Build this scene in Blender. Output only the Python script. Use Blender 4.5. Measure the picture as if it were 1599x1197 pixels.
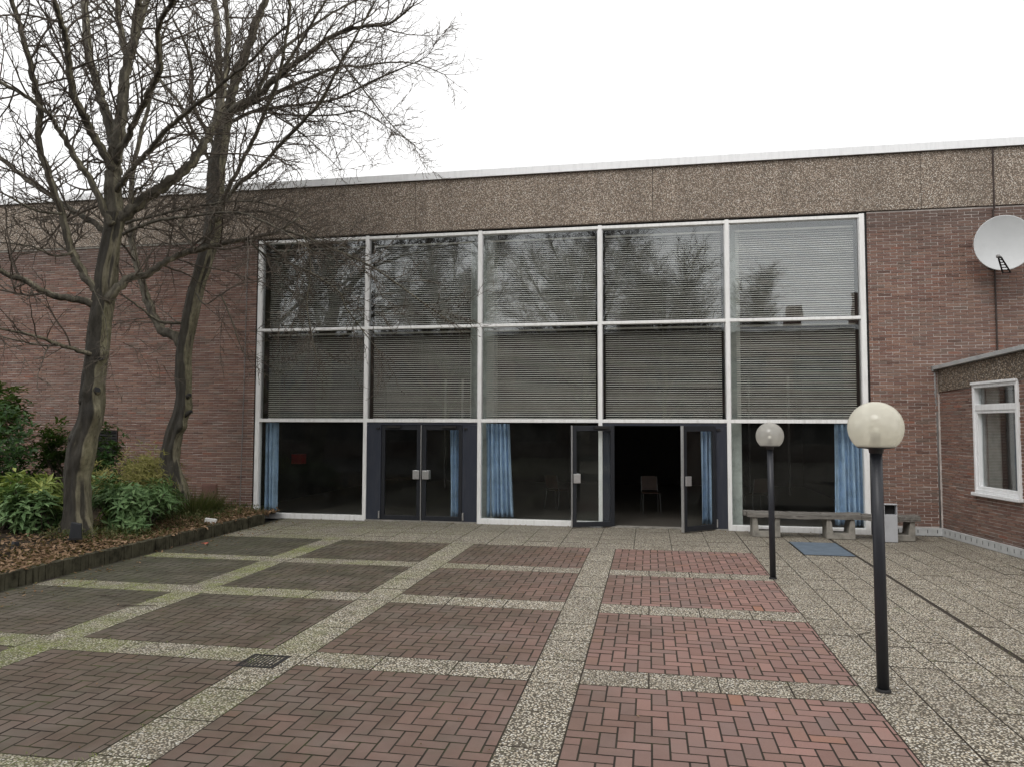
import bpy, math, random
from mathutils import Vector, Matrix, noise as mnoise
R = math.radians
scene = bpy.context.scene
for o in list(bpy.data.objects): bpy.data.objects.remove(o)

# ---------------------------------------------------------------- camera, sky, sun, exposure
cam_d = bpy.data.cameras.new('camera'); cam = bpy.data.objects.new('camera', cam_d)
scene.collection.objects.link(cam); scene.camera = cam
cam_d.sensor_width = 36; cam_d.lens = 26.1; cam_d.clip_end = 2000; cam_d.clip_start = .05
cam.location = (0, 0, 2.0)
cam.rotation_euler = (Matrix.Rotation(R(10.47), 4, 'Z') @ Matrix.Rotation(R(93.16), 4, 'X') @ Matrix.Rotation(R(.178), 4, 'Z')).to_euler()
CAM = Vector((0, 0, 2.0))

world = bpy.data.worlds.new('World'); scene.world = world; world.use_nodes = True
wn = world.node_tree; wn.nodes.clear()
SUN_EL, SUN_AZ = 48, 200      # overcast: a very soft sun behind the camera
sky = wn.nodes.new('ShaderNodeTexSky'); sky.sky_type = 'NISHITA'; sky.sun_disc = False
sky.sun_elevation = R(SUN_EL); sky.sun_rotation = R(SUN_AZ); sky.air_density = 1; sky.dust_density = 6; sky.ozone_density = 1
hs = wn.nodes.new('ShaderNodeHueSaturation'); hs.inputs['Saturation'].default_value = .12
mx = wn.nodes.new('ShaderNodeMix'); mx.data_type = 'RGBA'; mx.inputs[0].default_value = .72
mx.inputs[7].default_value = (10.5, 10.45, 10.4, 1)     # the even cloud layer
bg = wn.nodes.new('ShaderNodeBackground'); bg.inputs[1].default_value = .12
wo = wn.nodes.new('ShaderNodeOutputWorld')
wn.links.new(sky.outputs[0], hs.inputs['Color']); wn.links.new(hs.outputs[0], mx.inputs[6])
wn.links.new(mx.outputs[2], bg.inputs[0]); wn.links.new(bg.outputs[0], wo.inputs[0])
sl = bpy.data.lights.new('sun', 'SUN'); sun = bpy.data.objects.new('sun', sl); scene.collection.objects.link(sun)
sl.energy = .7; sl.angle = R(25); sl.color = (1, .97, .93)
az, el = R(SUN_AZ), R(SUN_EL)
sd = Vector((math.sin(az)*math.cos(el), math.cos(az)*math.cos(el), math.sin(el)))
sun.rotation_euler = sd.to_track_quat('Z', 'Y').to_euler(); sun.location = (0, -20, 40)
vs = scene.view_settings; vs.view_transform = 'Standard'; vs.look = 'None'; vs.exposure = 0.3; vs.gamma = 1; vs.use_curve_mapping = False

# ---------------------------------------------------------------- helpers
COL = scene.collection
ORG = {}
def worg(o): return ORG.get(o.name, Vector((0, 0, 0)))
def link(o, parent, wl):
    COL.objects.link(o); ORG[o.name] = Vector(wl)
    if parent is not None: o.parent = parent; o.location = Vector(wl)-worg(parent)
    else: o.location = wl
    return o
def tag(o, label=None, cat=None, group=None, kind=None):
    if label: o['label'] = label
    if cat: o['category'] = cat
    if group: o['group'] = group
    if kind: o['kind'] = kind
    return o
def empty(name, loc, **k):
    o = bpy.data.objects.new(name, None); link(o, None, loc); return tag(o, **k)
class MB:
    def __init__(s): s.v = []; s.f = []; s.mi = {}
    def quad(s, a, b, c, d):
        n = len(s.v); s.v += [a, b, c, d]; s.f.append((n, n+1, n+2, n+3)); return s
    def box(s, x0, x1, y0, y1, z0, z1, M=None):
        n = len(s.v); P = [(x0,y0,z0),(x1,y0,z0),(x1,y1,z0),(x0,y1,z0),(x0,y0,z1),(x1,y0,z1),(x1,y1,z1),(x0,y1,z1)]
        if M is not None: P = [tuple(M @ Vector(p)) for p in P]
        s.v += P
        s.f += [tuple(n+i for i in q) for q in ((0,3,2,1),(4,5,6,7),(0,1,5,4),(1,2,6,5),(2,3,7,6),(3,0,4,7))]; return s
    def prism(s, poly, z0, z1, M=None):     # poly in xy, counter-clockwise
        n = len(s.v); k = len(poly)
        P = [(x,y,z0) for x,y in poly]+[(x,y,z1) for x,y in poly]
        if M is not None: P = [tuple(M @ Vector(p)) for p in P]
        s.v += P
        s.f += [tuple(n+k-1-i for i in range(k)), tuple(n+k+i for i in range(k))]
        s.f += [(n+i, n+(i+1)%k, n+k+(i+1)%k, n+k+i) for i in range(k)]; return s
    def slab(s, w, h, t, ch=.004, M=None, cx=0, cy=0, cz=0):   # flat piece with chamfered top edge, no underside
        n = len(s.v); P = []
        for z, i in ((-t, 0), (-ch*.8, 0), (0, ch)):
            P += [(-w/2+i,-h/2+i,z),(w/2-i,-h/2+i,z),(w/2-i,h/2-i,z),(-w/2+i,h/2-i,z)]
        P = [tuple(M @ Vector(p)) for p in P] if M is not None else [(x+cx,y+cy,z+cz) for x,y,z in P]
        s.v += P
        for L in (0, 4):
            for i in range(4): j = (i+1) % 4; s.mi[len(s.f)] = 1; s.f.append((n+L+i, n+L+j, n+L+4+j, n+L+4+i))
        s.f.append((n+8, n+9, n+10, n+11)); return s
    def tube(s, pts, rad, k=8, cap=True, wob=None):
        pts = [Vector(p) for p in pts]; m = len(pts); n0 = len(s.v); up = None
        for i in range(m):
            t = (pts[min(i+1, m-1)]-pts[max(i-1, 0)])
            if t.length < 1e-9: t = Vector((0, 0, 1))
            t.normalize()
            if up is None: up = t.orthogonal().normalized()
            else:
                up = up-t*up.dot(t)
                up = up.normalized() if up.length > 1e-6 else t.orthogonal().normalized()
            b = t.cross(up); r = rad[i] if hasattr(rad, '__len__') else rad
            for j in range(k):
                a = 2*math.pi*j/k; d = up*math.cos(a)+b*math.sin(a)
                rr = r*(wob(pts[i], d, r) if wob else 1)
                q = pts[i]+d*rr; s.v.append((q.x, q.y, q.z))
        for i in range(m-1):
            for j in range(k):
                a = n0+i*k+j; b_ = n0+i*k+(j+1) % k
                s.f.append((a, b_, b_+k, a+k))
        if cap and k > 2:
            s.f.append(tuple(n0+k-1-j for j in range(k))); s.f.append(tuple(n0+(m-1)*k+j for j in range(k)))
        return s
    def lathe(s, prof, c, k=32, close=False):
        n = len(s.v); m = len(prof)
        for r, z in prof:
            for j in range(k):
                a = 2*math.pi*j/k; s.v.append((c[0]+r*math.cos(a), c[1]+r*math.sin(a), c[2]+z))
        for i in range(m-1):
            for j in range(k):
                a = n+i*k+j; b = n+i*k+(j+1) % k; s.f.append((a, b, b+k, a+k))
        return s
    def mesh(s, name, mat, off=(0, 0, 0), smooth=False):
        me = bpy.data.meshes.new(name)
        me.from_pydata([(x-off[0], y-off[1], z-off[2]) for x, y, z in s.v], [], s.f); me.update()
        if isinstance(mat, tuple):
            for q in mat: me.materials.append(q)
            for k, q in s.mi.items(): me.polygons[k].material_index = q
        elif mat is not None: me.materials.append(mat)
        if smooth: me.shade_smooth()
        return me
    def build(s, name, mat, parent=None, smooth=False, bevel=0, **k):
        wl = worg(parent) if parent is not None else None
        if wl is None:
            xs = [v[0] for v in s.v]; ys = [v[1] for v in s.v]; zs = [v[2] for v in s.v]
            wl = Vector(((min(xs)+max(xs))/2, (min(ys)+max(ys))/2, min(zs)))
        o = bpy.data.objects.new(name, s.mesh(name, mat, wl, smooth)); link(o, parent, wl)
        if bevel:
            b = o.modifiers.new('bevel', 'BEVEL'); b.width = bevel; b.segments = 2; b.limit_method = 'ANGLE'; b.angle_limit = R(50)
        return tag(o, **k)
def inst(name, me, parent, wl, rot=None):
    o = bpy.data.objects.new(name, me); link(o, parent, wl)
    if rot: o.rotation_euler = rot
    return o
def copy_tree(o, loc, parent=None):
    c = o.copy(); COL.objects.link(c)
    if parent is None: c.location = loc; ORG[c.name] = Vector(loc)
    else: c.parent = parent
    for ch in [x for x in bpy.data.objects if x.parent == o]: copy_tree(ch, None, c)
    return c
def crom(P, n):      # smooth resampling of (x, y, z, r) points
    out = []; m = len(P)
    for i in range(m-1):
        a, b, c, d = P[max(i-1, 0)], P[i], P[i+1], P[min(i+2, m-1)]
        for q in range(n):
            t = q/n; out.append(tuple(.5*((2*b[k])+(-a[k]+c[k])*t+(2*a[k]-5*b[k]+4*c[k]-d[k])*t*t+(-a[k]+3*b[k]-3*c[k]+d[k])*t**3) for k in range(len(b))))
    out.append(P[-1]); return out

# ---------------------------------------------------------------- materials
class NT:
    def __init__(s, name):
        s.m = bpy.data.materials.new(name); s.m.use_nodes = True; s.t = s.m.node_tree; s.t.nodes.clear()
        s.out = s.t.nodes.new('ShaderNodeOutputMaterial')
        s.geo = s.n('NewGeometry'); s.pos = s.geo.outputs['Position']
    def n(s, typ, inp=None, **pr):
        nd = s.t.nodes.new('ShaderNode'+typ)
        for k, v in pr.items(): setattr(nd, k, v)
        for k, v in (inp or {}).items(): s.set(nd.inputs[k], v)
        return nd
    def set(s, sock, v):
        if isinstance(v, bpy.types.NodeSocket): s.t.links.new(v, sock)
        else:
            if isinstance(v, tuple) and len(v) == 3 and sock.type == 'RGBA': v = v+(1,)
            sock.default_value = v
    def noise(s, scale, detail=3, rough=.55, vec=None, out=0, dist=0):
        return s.n('TexNoise', {'Scale': scale, 'Detail': detail, 'Roughness': rough, 'Distortion': dist, 'Vector': vec or s.pos}).outputs[out]
    def voro(s, scale, vec=None, rnd=1): return s.n('TexVoronoi', {'Scale': scale, 'Vector': vec or s.pos, 'Randomness': rnd})
    def ramp(s, fac, stops, interp='LINEAR'):
        nd = s.n('ValToRGB', {0: fac}); cr = nd.color_ramp; cr.interpolation = interp
        while len(cr.elements) < len(stops): cr.elements.new(.5)
        for e, (p, c) in zip(cr.elements, stops):
            e.position = p; e.color = (c, c, c, 1) if isinstance(c, (int, float)) else tuple(c)+(1,)
        return nd.outputs[0]
    def mix(s, fac, a, b, mode='MIX'):
        nd = s.n('Mix', data_type='RGBA', blend_type=mode); s.set(nd.inputs[0], fac); s.set(nd.inputs[6], a); s.set(nd.inputs[7], b); return nd.outputs[2]
    def math(s, op, a, b=0., clamp=False):
        nd = s.n('Math', operation=op, use_clamp=clamp); s.set(nd.inputs[0], a); s.set(nd.inputs[1], b); return nd.outputs[0]
    def sep(s, v=None):
        return s.n('SeparateXYZ', {0: v or s.pos}).outputs
    def mapr(s, v, a, b, c=0., d=1.):
        return s.n('MapRange', {0: v, 1: a, 2: b, 3: c, 4: d}).outputs[0]
    def scale(s, vec): return s.n('Mapping', {0: s.pos, 3: vec}).outputs[0]
    def rand(s):
        oi = s.n('ObjectInfo').outputs['Random']
        return s.math('FRACT', s.math('ADD', oi, s.geo.outputs['Random Per Island']))
    def bump(s, h, strength=.4, dist=.01): return s.n('Bump', {'Height': h, 'Strength': strength, 'Distance': dist}).outputs[0]
    def pbr(s, col, rough=.8, bump=None, metal=0, spec=.4, **kw):
        p = s.n('BsdfPrincipled', {'Base Color': col, 'Roughness': rough, 'Metallic': metal, 'Specular IOR Level': spec})
        if bump is not None: s.set(p.inputs['Normal'], bump)
        for k, v in kw.items(): s.set(p.inputs[k.replace('_', ' ')], v)
        s.t.links.new(p.outputs[0], s.out.inputs[0]); return s.m
    def shader(s, sh): s.t.links.new(sh, s.out.inputs[0]); return s.m

def m_brick(name, dark=0.):
    t = NT(name); r = t.rand()
    c = t.ramp(r, [(0, (.15,.093,.076)), (.1, (.255,.15,.118)), (.3, (.23,.14,.116)), (.45, (.325,.2,.15)), (.6, (.255,.157,.127)), (.75, (.335,.218,.168)), (.88, (.215,.162,.135)), (.98, (.3,.172,.13)), (1, (.33,.155,.11))])
    z = t.sep()[2]
    c = t.mix(t.math('MULTIPLY', t.ramp(t.noise(.9, 4), [(.45, 0), (.7, 1)]), .35), c, (.2, .15, .125))
    st = t.noise(1, 4, .7, t.scale((2.2, 2.2, 16)))            # chalky efflorescence in flat streaks
    c = t.mix(t.math('MULTIPLY', t.ramp(st, [(.6, 0), (.72, 1)]), .34), c, (.46, .42, .39))
    top = t.mapr(t.math('ADD', z, t.math('MULTIPLY', t.noise(1.3, 2), .6)), 5.5, 6.1)      # darker, greyer courses below the fascia
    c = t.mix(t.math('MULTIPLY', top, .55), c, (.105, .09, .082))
    low = t.mapr(t.math('ADD', z, t.math('MULTIPLY', t.noise(1.7, 3), .7)), 1.1, .3)     # darker towards the foot
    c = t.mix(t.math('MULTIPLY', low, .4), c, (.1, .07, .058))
    f = t.noise(160, 3); c = t.mix(.35, c, t.mix(f, (.03,.02,.02), (.3,.2,.17)), 'OVERLAY')
    return t.pbr(c, .9, t.bump(t.noise(70, 3), .5, .004))
def m_flat(name, col, rough=.6, var=.12, scale=6, bump=.1, metal=0, spec=.4, bscale=80):
    t = NT(name); d = tuple(x*(1-var*2.2) for x in col); b = tuple(min(1, x*(1+var)) for x in col)
    c = t.ramp(t.noise(scale, 5, .65), [(.3, d), (.55, col), (.75, b)])
    return t.pbr(c, rough, t.bump(t.noise(bscale, 2), bump, .004), metal, spec)
def m_mortar():
    t = NT('mortar'); c = t.ramp(t.noise(5, 4), [(.3, (.4,.355,.33)), (.7, (.62,.57,.535))])
    return t.pbr(c, .95, t.bump(t.noise(120, 2), .5, .004))
def m_agg(name, scale, pal, gap, moss=0., dirt=.25, bs=.9, gain=1.):
    t = NT(name); v = t.voro(scale); r = t.sep(v.outputs['Color'])
    c = t.ramp(r[0], pal, 'CONSTANT')
    c = t.mix(.5, c, t.mix(r[1], (.7,.7,.7), (1,1,1)), 'MULTIPLY')
    e = t.ramp(v.outputs['Distance'], [(.4, 0), (.55, 1)])
    c = t.mix(e, c, gap)
    c = t.mix(t.math('MULTIPLY', t.ramp(t.noise(1.1, 5, .6), [(.42, 0), (.68, 1)]), dirt), c, (.07,.06,.05))
    stk = t.math('MULTIPLY', t.ramp(t.noise(1, 5, .65, t.scale((2.4, 2.4, .22))), [(.46, 0), (.66, 1)]), 0. if moss else .28)
    c = t.mix(stk, c, (.1,.082,.066))
    h = t.math('SUBTRACT', 1., v.outputs['Distance'])
    if moss:
        c = t.mix(t.math('MULTIPLY', t.rand(), .22), c, (.14,.12,.095))                       # each slab its own tone
        c = t.mix(t.math('MULTIPLY', t.ramp(t.noise(3.7, 6, .7), [(.45, 0), (.66, 1)]), .26), c, (.12,.1,.075))
        c = t.mix(t.math('MULTIPLY', t.mapr(t.math('ADD', t.sep()[1], t.math('MULTIPLY', t.noise(1.6, 4), 2.4)), 12.8, 15.6), .42), c, (.115,.1,.075))   # grime swept up to the building
        xyz = t.sep(); far = t.math('MAXIMUM', t.mapr(xyz[0], -1.5, -6.5), t.math('MULTIPLY', t.mapr(xyz[0], -5.15, -5.3), t.mapr(xyz[0], -5.75, -5.6)))
        far = t.math('MULTIPLY', far, t.mapr(t.math('ADD', xyz[1], t.noise(2, 3)), 12.4, 13.2, 1, .3)); k = t.math('MULTIPLY', far, t.ramp(t.noise(1.3, 5, .65), [(.4, 0), (.58, 1)]))
        fine = t.ramp(t.noise(46, 3), [(.4, .12), (.53, 1)])
        c = t.mix(t.math('MULTIPLY', t.math('MULTIPLY', k, fine), .93), c, t.ramp(t.noise(9, 3), [(.35, (.1,.118,.024)), (.7, (.23,.27,.055))]))
        g2 = t.math('MULTIPLY', t.mapr(xyz[0], -2., -6.), t.ramp(t.noise(.7, 3), [(.35, .3), (.65, .8)]))
        c = t.mix(t.math('MULTIPLY', g2, .4), c, (.085,.085,.06))
        spots = t.math('MULTIPLY', t.ramp(t.noise(2.1, 5, .7), [(.62, 0), (.7, 1)]), .5)
        c = t.mix(spots, c, (.11,.125,.05))
    return t.pbr(c, .88, t.bump(h, bs, .006))
def m_paver(name='clay_paver'):
    t = NT(name); r = t.rand()
    c = t.ramp(r, [(0, (.18,.108,.09)), (.2, (.275,.16,.136)), (.45, (.235,.143,.124)), (.65, (.31,.182,.154)), (.84, (.205,.136,.12)), (.985, (.27,.157,.124)), (1, (.3,.15,.1))])
    c = t.mix(.4, c, t.mix(t.noise(120, 3), (.25,.25,.25), (.8,.8,.8)), 'OVERLAY')
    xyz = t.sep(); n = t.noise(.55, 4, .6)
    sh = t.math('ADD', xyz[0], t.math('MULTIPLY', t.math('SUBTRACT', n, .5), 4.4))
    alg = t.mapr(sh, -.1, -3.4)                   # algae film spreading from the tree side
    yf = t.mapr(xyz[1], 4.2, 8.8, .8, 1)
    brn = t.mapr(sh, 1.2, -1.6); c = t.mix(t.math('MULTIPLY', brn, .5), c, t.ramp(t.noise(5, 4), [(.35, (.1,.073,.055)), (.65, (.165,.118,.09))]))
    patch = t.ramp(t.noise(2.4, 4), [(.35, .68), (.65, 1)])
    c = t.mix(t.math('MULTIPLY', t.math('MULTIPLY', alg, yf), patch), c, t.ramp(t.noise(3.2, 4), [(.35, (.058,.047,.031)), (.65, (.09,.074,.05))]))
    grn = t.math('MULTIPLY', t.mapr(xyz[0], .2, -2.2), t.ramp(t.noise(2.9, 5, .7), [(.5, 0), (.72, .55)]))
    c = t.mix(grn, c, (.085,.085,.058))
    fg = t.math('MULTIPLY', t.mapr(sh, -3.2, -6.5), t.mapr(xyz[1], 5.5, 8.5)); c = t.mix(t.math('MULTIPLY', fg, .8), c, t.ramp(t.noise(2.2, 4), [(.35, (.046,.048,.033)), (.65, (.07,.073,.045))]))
    pal = t.ramp(t.noise(1.6, 4), [(.45, 0), (.75, .3)]); c = t.mix(pal, c, (.2,.175,.16))
    return t.pbr(c, t.ramp(t.noise(4, 3), [(.3, .6), (.7, .85)]), t.bump(t.noise(90, 3), .5, .003), spec=.35)
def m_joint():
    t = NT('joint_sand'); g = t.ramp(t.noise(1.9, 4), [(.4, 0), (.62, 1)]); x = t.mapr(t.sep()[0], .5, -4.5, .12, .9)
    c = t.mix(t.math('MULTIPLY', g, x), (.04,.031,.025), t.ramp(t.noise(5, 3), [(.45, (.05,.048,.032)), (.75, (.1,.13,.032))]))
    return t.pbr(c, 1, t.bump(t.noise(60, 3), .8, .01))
def m_glass(name, base=.07, tint=(.94,.955,.95)):
    t = NT(name); lw = t.n('LayerWeight', {0: .5}).outputs['Facing']
    fr = t.math('ADD', t.math('MULTIPLY', t.math('POWER', lw, 5.), .85), base, True)
    tr = t.n('BsdfTransparent', {0: tint+(1,)}); bm = t.bump(t.noise(1.1, 2), .03, .05)
    gl = t.n('BsdfGlossy', {'Color': (.95,.98,1,1), 'Roughness': .0, 'Normal': bm})
    mxs = t.n('MixShader', {0: fr}); t.t.links.new(tr.outputs[0], mxs.inputs[1]); t.t.links.new(gl.outputs[0], mxs.inputs[2])
    dif = t.n('BsdfDiffuse', {0: (.35,.35,.33,1)})             # thin film of dust
    m2 = t.n('MixShader', {0: t.ramp(t.noise(2.2, 5, .7), [(.35, .003), (.8, .02)])})
    t.t.links.new(mxs.outputs[0], m2.inputs[1]); t.t.links.new(dif.outputs[0], m2.inputs[2])
    return t.shader(m2.outputs[0])
def m_bark(name, moss=1.):
    t = NT(name); st = t.noise(9, 5, .6, t.scale((1, 1, .22))); nm = t.geo.outputs['Normal']; s = t.sep(nm)
    c = t.ramp(st, [(.3, (.06,.052,.04)), (.5, (.17,.15,.112)), (.68, (.32,.29,.215))])
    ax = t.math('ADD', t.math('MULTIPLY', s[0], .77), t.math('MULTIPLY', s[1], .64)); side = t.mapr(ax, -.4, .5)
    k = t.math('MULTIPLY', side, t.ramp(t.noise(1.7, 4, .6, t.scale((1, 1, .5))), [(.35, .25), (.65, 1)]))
    c = t.mix(t.math('MULTIPLY', k, .72*moss), c, t.ramp(t.noise(14, 3), [(.3, (.13,.128,.058)), (.7, (.36,.33,.2))]))  # mossy tint, also painting in the brighter lit side
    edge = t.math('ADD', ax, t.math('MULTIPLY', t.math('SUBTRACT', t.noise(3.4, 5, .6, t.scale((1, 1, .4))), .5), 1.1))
    algae_shade = t.mapr(edge, .16, -.02)
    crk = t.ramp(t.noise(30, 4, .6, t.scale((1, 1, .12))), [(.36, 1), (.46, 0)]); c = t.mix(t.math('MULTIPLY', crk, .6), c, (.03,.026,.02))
    c = t.mix(t.math('MULTIPLY', algae_shade, .85*moss), c, (.022,.02,.017))     # dark algae run, plus shade painted into the left-hand side
    return t.pbr(c, .85, t.bump(t.noise(16, 6, .75, t.scale((1, 1, .28))), 1., .04))
def m_leaf(name, a, b, c, gloss=.45):
    t = NT(name); r = t.rand(); col = t.ramp(r, [(0, a), (.5, b), (1, c)])
    p = t.n('BsdfPrincipled', {'Base Color': col, 'Roughness': gloss, 'Specular IOR Level': .2})
    tl = t.n('BsdfTranslucent', {0: t.mix(.5, col, (.2,.3,.03))}); ms = t.n('MixShader', {0: .22})
    t.t.links.new(p.outputs[0], ms.inputs[1]); t.t.links.new(tl.outputs[0], ms.inputs[2]); return t.shader(ms.outputs[0])
def m_globe(name, tint, clear):
    t = NT(name); ms = t.n('MixShader', {0: clear}); lw = t.n('LayerWeight', {0: .5}).outputs['Facing']
    dirt = t.mix(t.ramp(t.noise(7, 5), [(.45, 0), (.8, .1)]), tint, tuple(x*.55 for x in tint))
    df = t.n('BsdfTranslucent', {0: dirt}); d2 = t.n('BsdfDiffuse', {0: dirt}); a = t.n('MixShader', {0: .5})
    t.t.links.new(df.outputs[0], a.inputs[1]); t.t.links.new(d2.outputs[0], a.inputs[2])
    tr = t.n('BsdfTransparent', {0: (.97,.96,.92,1)}); t.t.links.new(a.outputs[0], ms.inputs[1]); t.t.links.new(tr.outputs[0], ms.inputs[2])
    gl = t.n('BsdfGlossy', {'Roughness': .12}); m2 = t.n('MixShader', {0: t.math('ADD', t.math('MULTIPLY', t.math('POWER', lw, 5.), .5), .035)})
    t.t.links.new(ms.outputs[0], m2.inputs[1]); t.t.links.new(gl.outputs[0], m2.inputs[2]); return t.shader(m2.outputs[0])
def m_wood():
    t = NT('weathered_wood'); g = t.noise(5, 5, .65, t.scale((.35, 9, 9)))
    c = t.ramp(g, [(.3, (.06,.055,.048)), (.5, (.15,.14,.125)), (.72, (.27,.255,.23))])
    return t.pbr(c, .85, t.bump(g, .7, .01))
def m_paint(name, col, grime, rough=.45):
    t = NT(name); st = t.noise(3, 5, .7, t.scale((6, 6, .9)))
    c = t.mix(t.ramp(st, [(.45, 0), (.75, .6)]), col, grime); c = t.mix(t.ramp(t.noise(30, 4, .7), [(.6, 0), (.72, .4)]), c, grime)
    return t.pbr(c, rough, t.bump(t.noise(40, 2), .06, .004))
M = dict(
 brick=m_brick('facing_brick'), mortar=m_mortar(), joint=m_joint(), paver=m_paver(),
 dash=m_agg('pebble_dash', 54, [(0,(.2,.155,.12)),(.15,(.47,.385,.305)),(.42,(.62,.535,.44)),(.58,(.33,.25,.19)),(.7,(.68,.62,.54)),(.86,(.43,.35,.285)),(.95,(.78,.74,.68))], (.15,.12,.095), 0, .15),
 dash2=m_agg('coarse_pebble_dash', 42, [(0,(.15,.115,.08)),(.2,(.33,.25,.18)),(.45,(.43,.345,.26)),(.6,(.23,.17,.12)),(.78,(.47,.41,.34)),(.92,(.55,.5,.43))], (.08,.065,.05), 0, .25),
 slab=m_agg('washed_gravel_slab', 64, [(0,(.15,.13,.105)),(.1,(.58,.52,.41)),(.34,(.78,.72,.59)),(.54,(.33,.29,.23)),(.63,(.86,.81,.69)),(.82,(.64,.54,.4)),(.93,(.92,.9,.84))], (.085,.072,.052), 1., .14),
 frame=m_paint('white_painted_frame', (.82,.82,.81), (.56,.55,.52)),
 frame2=m_paint('clean_white_frame', (.8,.81,.82), (.6,.6,.6)),
 leafpaint=m_paint('black_blue_door_paint', (.017,.019,.024), (.03,.032,.038), .4), door=m_paint('dark_blue_paint', (.030,.035,.05), (.055,.058,.068), .4), alu=m_flat('brushed_aluminium', (.62,.62,.62), .38, .06, 20, .05, .85),
 coping=m_paint('pale_metal_coping', (.84,.85,.86), (.66,.67,.68), .5), wingedge=m_flat('dull_zinc_edge', (.4,.41,.41), .55, .1, 4), dark=m_flat('recess_black', (.012,.012,.013), .7),
 glass=m_glass('window_glass', .09), glass2=m_glass('door_glass', .016), slat=m_flat('grey_blind_slat', (.6,.57,.52), .5, .08, 3),
 cord=m_flat('grey_cord', (.3,.3,.28), .9), curtain=m_flat('blue_curtain_cloth', (.38,.52,.7), .9, .14, 4, .2, 0, .1),
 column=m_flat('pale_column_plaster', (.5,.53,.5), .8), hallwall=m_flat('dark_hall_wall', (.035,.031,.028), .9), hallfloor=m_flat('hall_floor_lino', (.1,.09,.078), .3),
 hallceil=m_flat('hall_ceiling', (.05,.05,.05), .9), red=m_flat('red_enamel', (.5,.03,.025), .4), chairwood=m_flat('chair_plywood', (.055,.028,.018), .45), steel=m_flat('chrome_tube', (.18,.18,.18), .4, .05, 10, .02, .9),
 bark=m_bark('mossy_bark'), limbbark=m_bark('limb_bark', .7), twig=m_flat('twig_bark', (.1,.082,.064), .85, .25, 8), soil=m_flat('dark_soil', (.045,.035,.025), 1, .3, 5, .9, 0, .1, 30),
 laurel=m_leaf('laurel_leaf', (.016,.045,.014), (.032,.08,.022), (.065,.125,.035), .3),
 rhodo=m_leaf('rhododendron_leaf', (.07,.13,.05), (.125,.21,.085), (.2,.3,.13), .5), pale=m_leaf('pale_green_leaf', (.13,.19,.05), (.23,.3,.085), (.38,.42,.12), .5),
 grass=m_leaf('straw_grass', (.15,.15,.045), (.24,.225,.07), (.32,.29,.12), .7), weed=m_leaf('weed_leaf', (.04,.055,.02), (.075,.085,.032), (.13,.12,.055), .6),
 litter=m_leaf('dead_leaf', (.13,.078,.045), (.25,.155,.095), (.38,.26,.17), .8),
 pole=m_paint('charcoal_pole_paint', (.022,.024,.03), (.04,.042,.05), .4), globe1=m_globe('cream_acrylic', (.97,.95,.84), .3), globe2=m_globe('smoky_acrylic', (.92,.91,.86), .6),
 bulb=m_flat('opal_bulb', (.85,.85,.82), .3), socket=m_flat('ribbed_socket', (.12,.12,.115), .5), concrete=m_flat('cast_concrete', (.27,.255,.225), .9, .2, 7, .5, 0, .2, 60),
 wood=m_wood(), bin=m_flat('grey_enamel', (.42,.43,.45), .5, .06), cover=m_flat('blue_grey_ribbed_mat', (.13,.165,.205), .8, .1, 5, .4, 0, .2, 160), iron=m_flat('cast_iron', (.018,.017,.017), .6, .2, 20, .3),
 dish=m_flat('white_dish_enamel', (.56,.575,.58), .45, .03, 3), plinth=m_flat('pale_plinth_board', (.47,.48,.48), .75, .1, 5), hatch=m_flat('brown_metal_hatch', (.16,.085,.07), .6, .1, 6), pipe=m_flat('grey_pipe', (.22,.215,.21), .6, .12, 9),
 cable=m_flat('brown_cable', (.05,.035,.03), .7), ground=m_flat('asphalt_ground', (.055,.054,.052), .95, .2, 3, .6), oppwall=m_flat('opposite_wall_brick', (.13,.085,.07), .9, .2, 3), darkglass=m_flat('dark_window_glass', (.02,.025,.03), .1, .05, 3, 0),
 white=m_flat('white_plastic', (.7,.7,.68), .5, .05), orange=m_flat('orange_wrapper', (.4,.1,.06), .6), flood=m_flat('floodlight_housing', (.03,.033,.038), .5), kerb=m_flat('mossy_kerb_brick', (.075,.07,.048), .95, .3, 7, .6, 0, .1, 40))

# ================================================================ THE SETTING: ground and paving
D = 14.88                                   # facade plane
MB().quad((-300,-300,-.06),(300,-300,-.06),(300,300,-.06),(-300,300,-.06)).build('ground', M['ground'], kind='structure')
rng = random.Random(7)
def sag(x, y): return .004*(mnoise.noise((x*.55, y*.55, 3.1))) - .005
pg = MB(); nx, ny = 56, 64
for j in range(ny+1):
    for i in range(nx+1):
        x, y = -7.74+13.8*i/nx, 1.7+(D-.04-1.7)*j/ny; pg.v.append((x, y, sag(x, y)-.0042))
for j in range(ny):
    for i in range(nx): q = j*(nx+1)+i; pg.f.append((q, q+1, q+nx+2, q+nx+1))
paving = pg.build('paving', M['joint'], smooth=True, kind='structure')
CX = [(-7.58, -5.63), (-5.25, -3.32), (-2.91, -.95), (-.55, 1.581)]           # brick panels
CY = [(12.3, 10.55), (10.18, 8.52), (8.12, 6.25), (5.88, 4.0), (3.63, 1.75)]
def herring(x0, x1, y0, y1, u=.1105):
    W, H = (x1-x0)/u, (y1-y0)/u; res = []
    for a in range(-40, 60):
        for b in range(-40, 60):
            X, Y = a, a+4*b
            if X > W+3 or X < -4 or Y > H+3 or Y < -4: continue
            for (px, py, w, h) in ((X, Y, 2, 1), (X, Y+1, 1, 2)):
                l, r, lo, hi = max(px, 0), min(px+w, W), max(py, 0), min(py+h, H)
                if r-l > .25 and hi-lo > .25: res.append((x0+(l+r)/2*u, y0+(lo+hi)/2*u, (r-l)*u, (hi-lo)*u))
    return res
pav = []
for cx0, cx1 in CX:
    for y1, y0 in CY: pav += herring(cx0, cx1, y0, y1)
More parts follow.
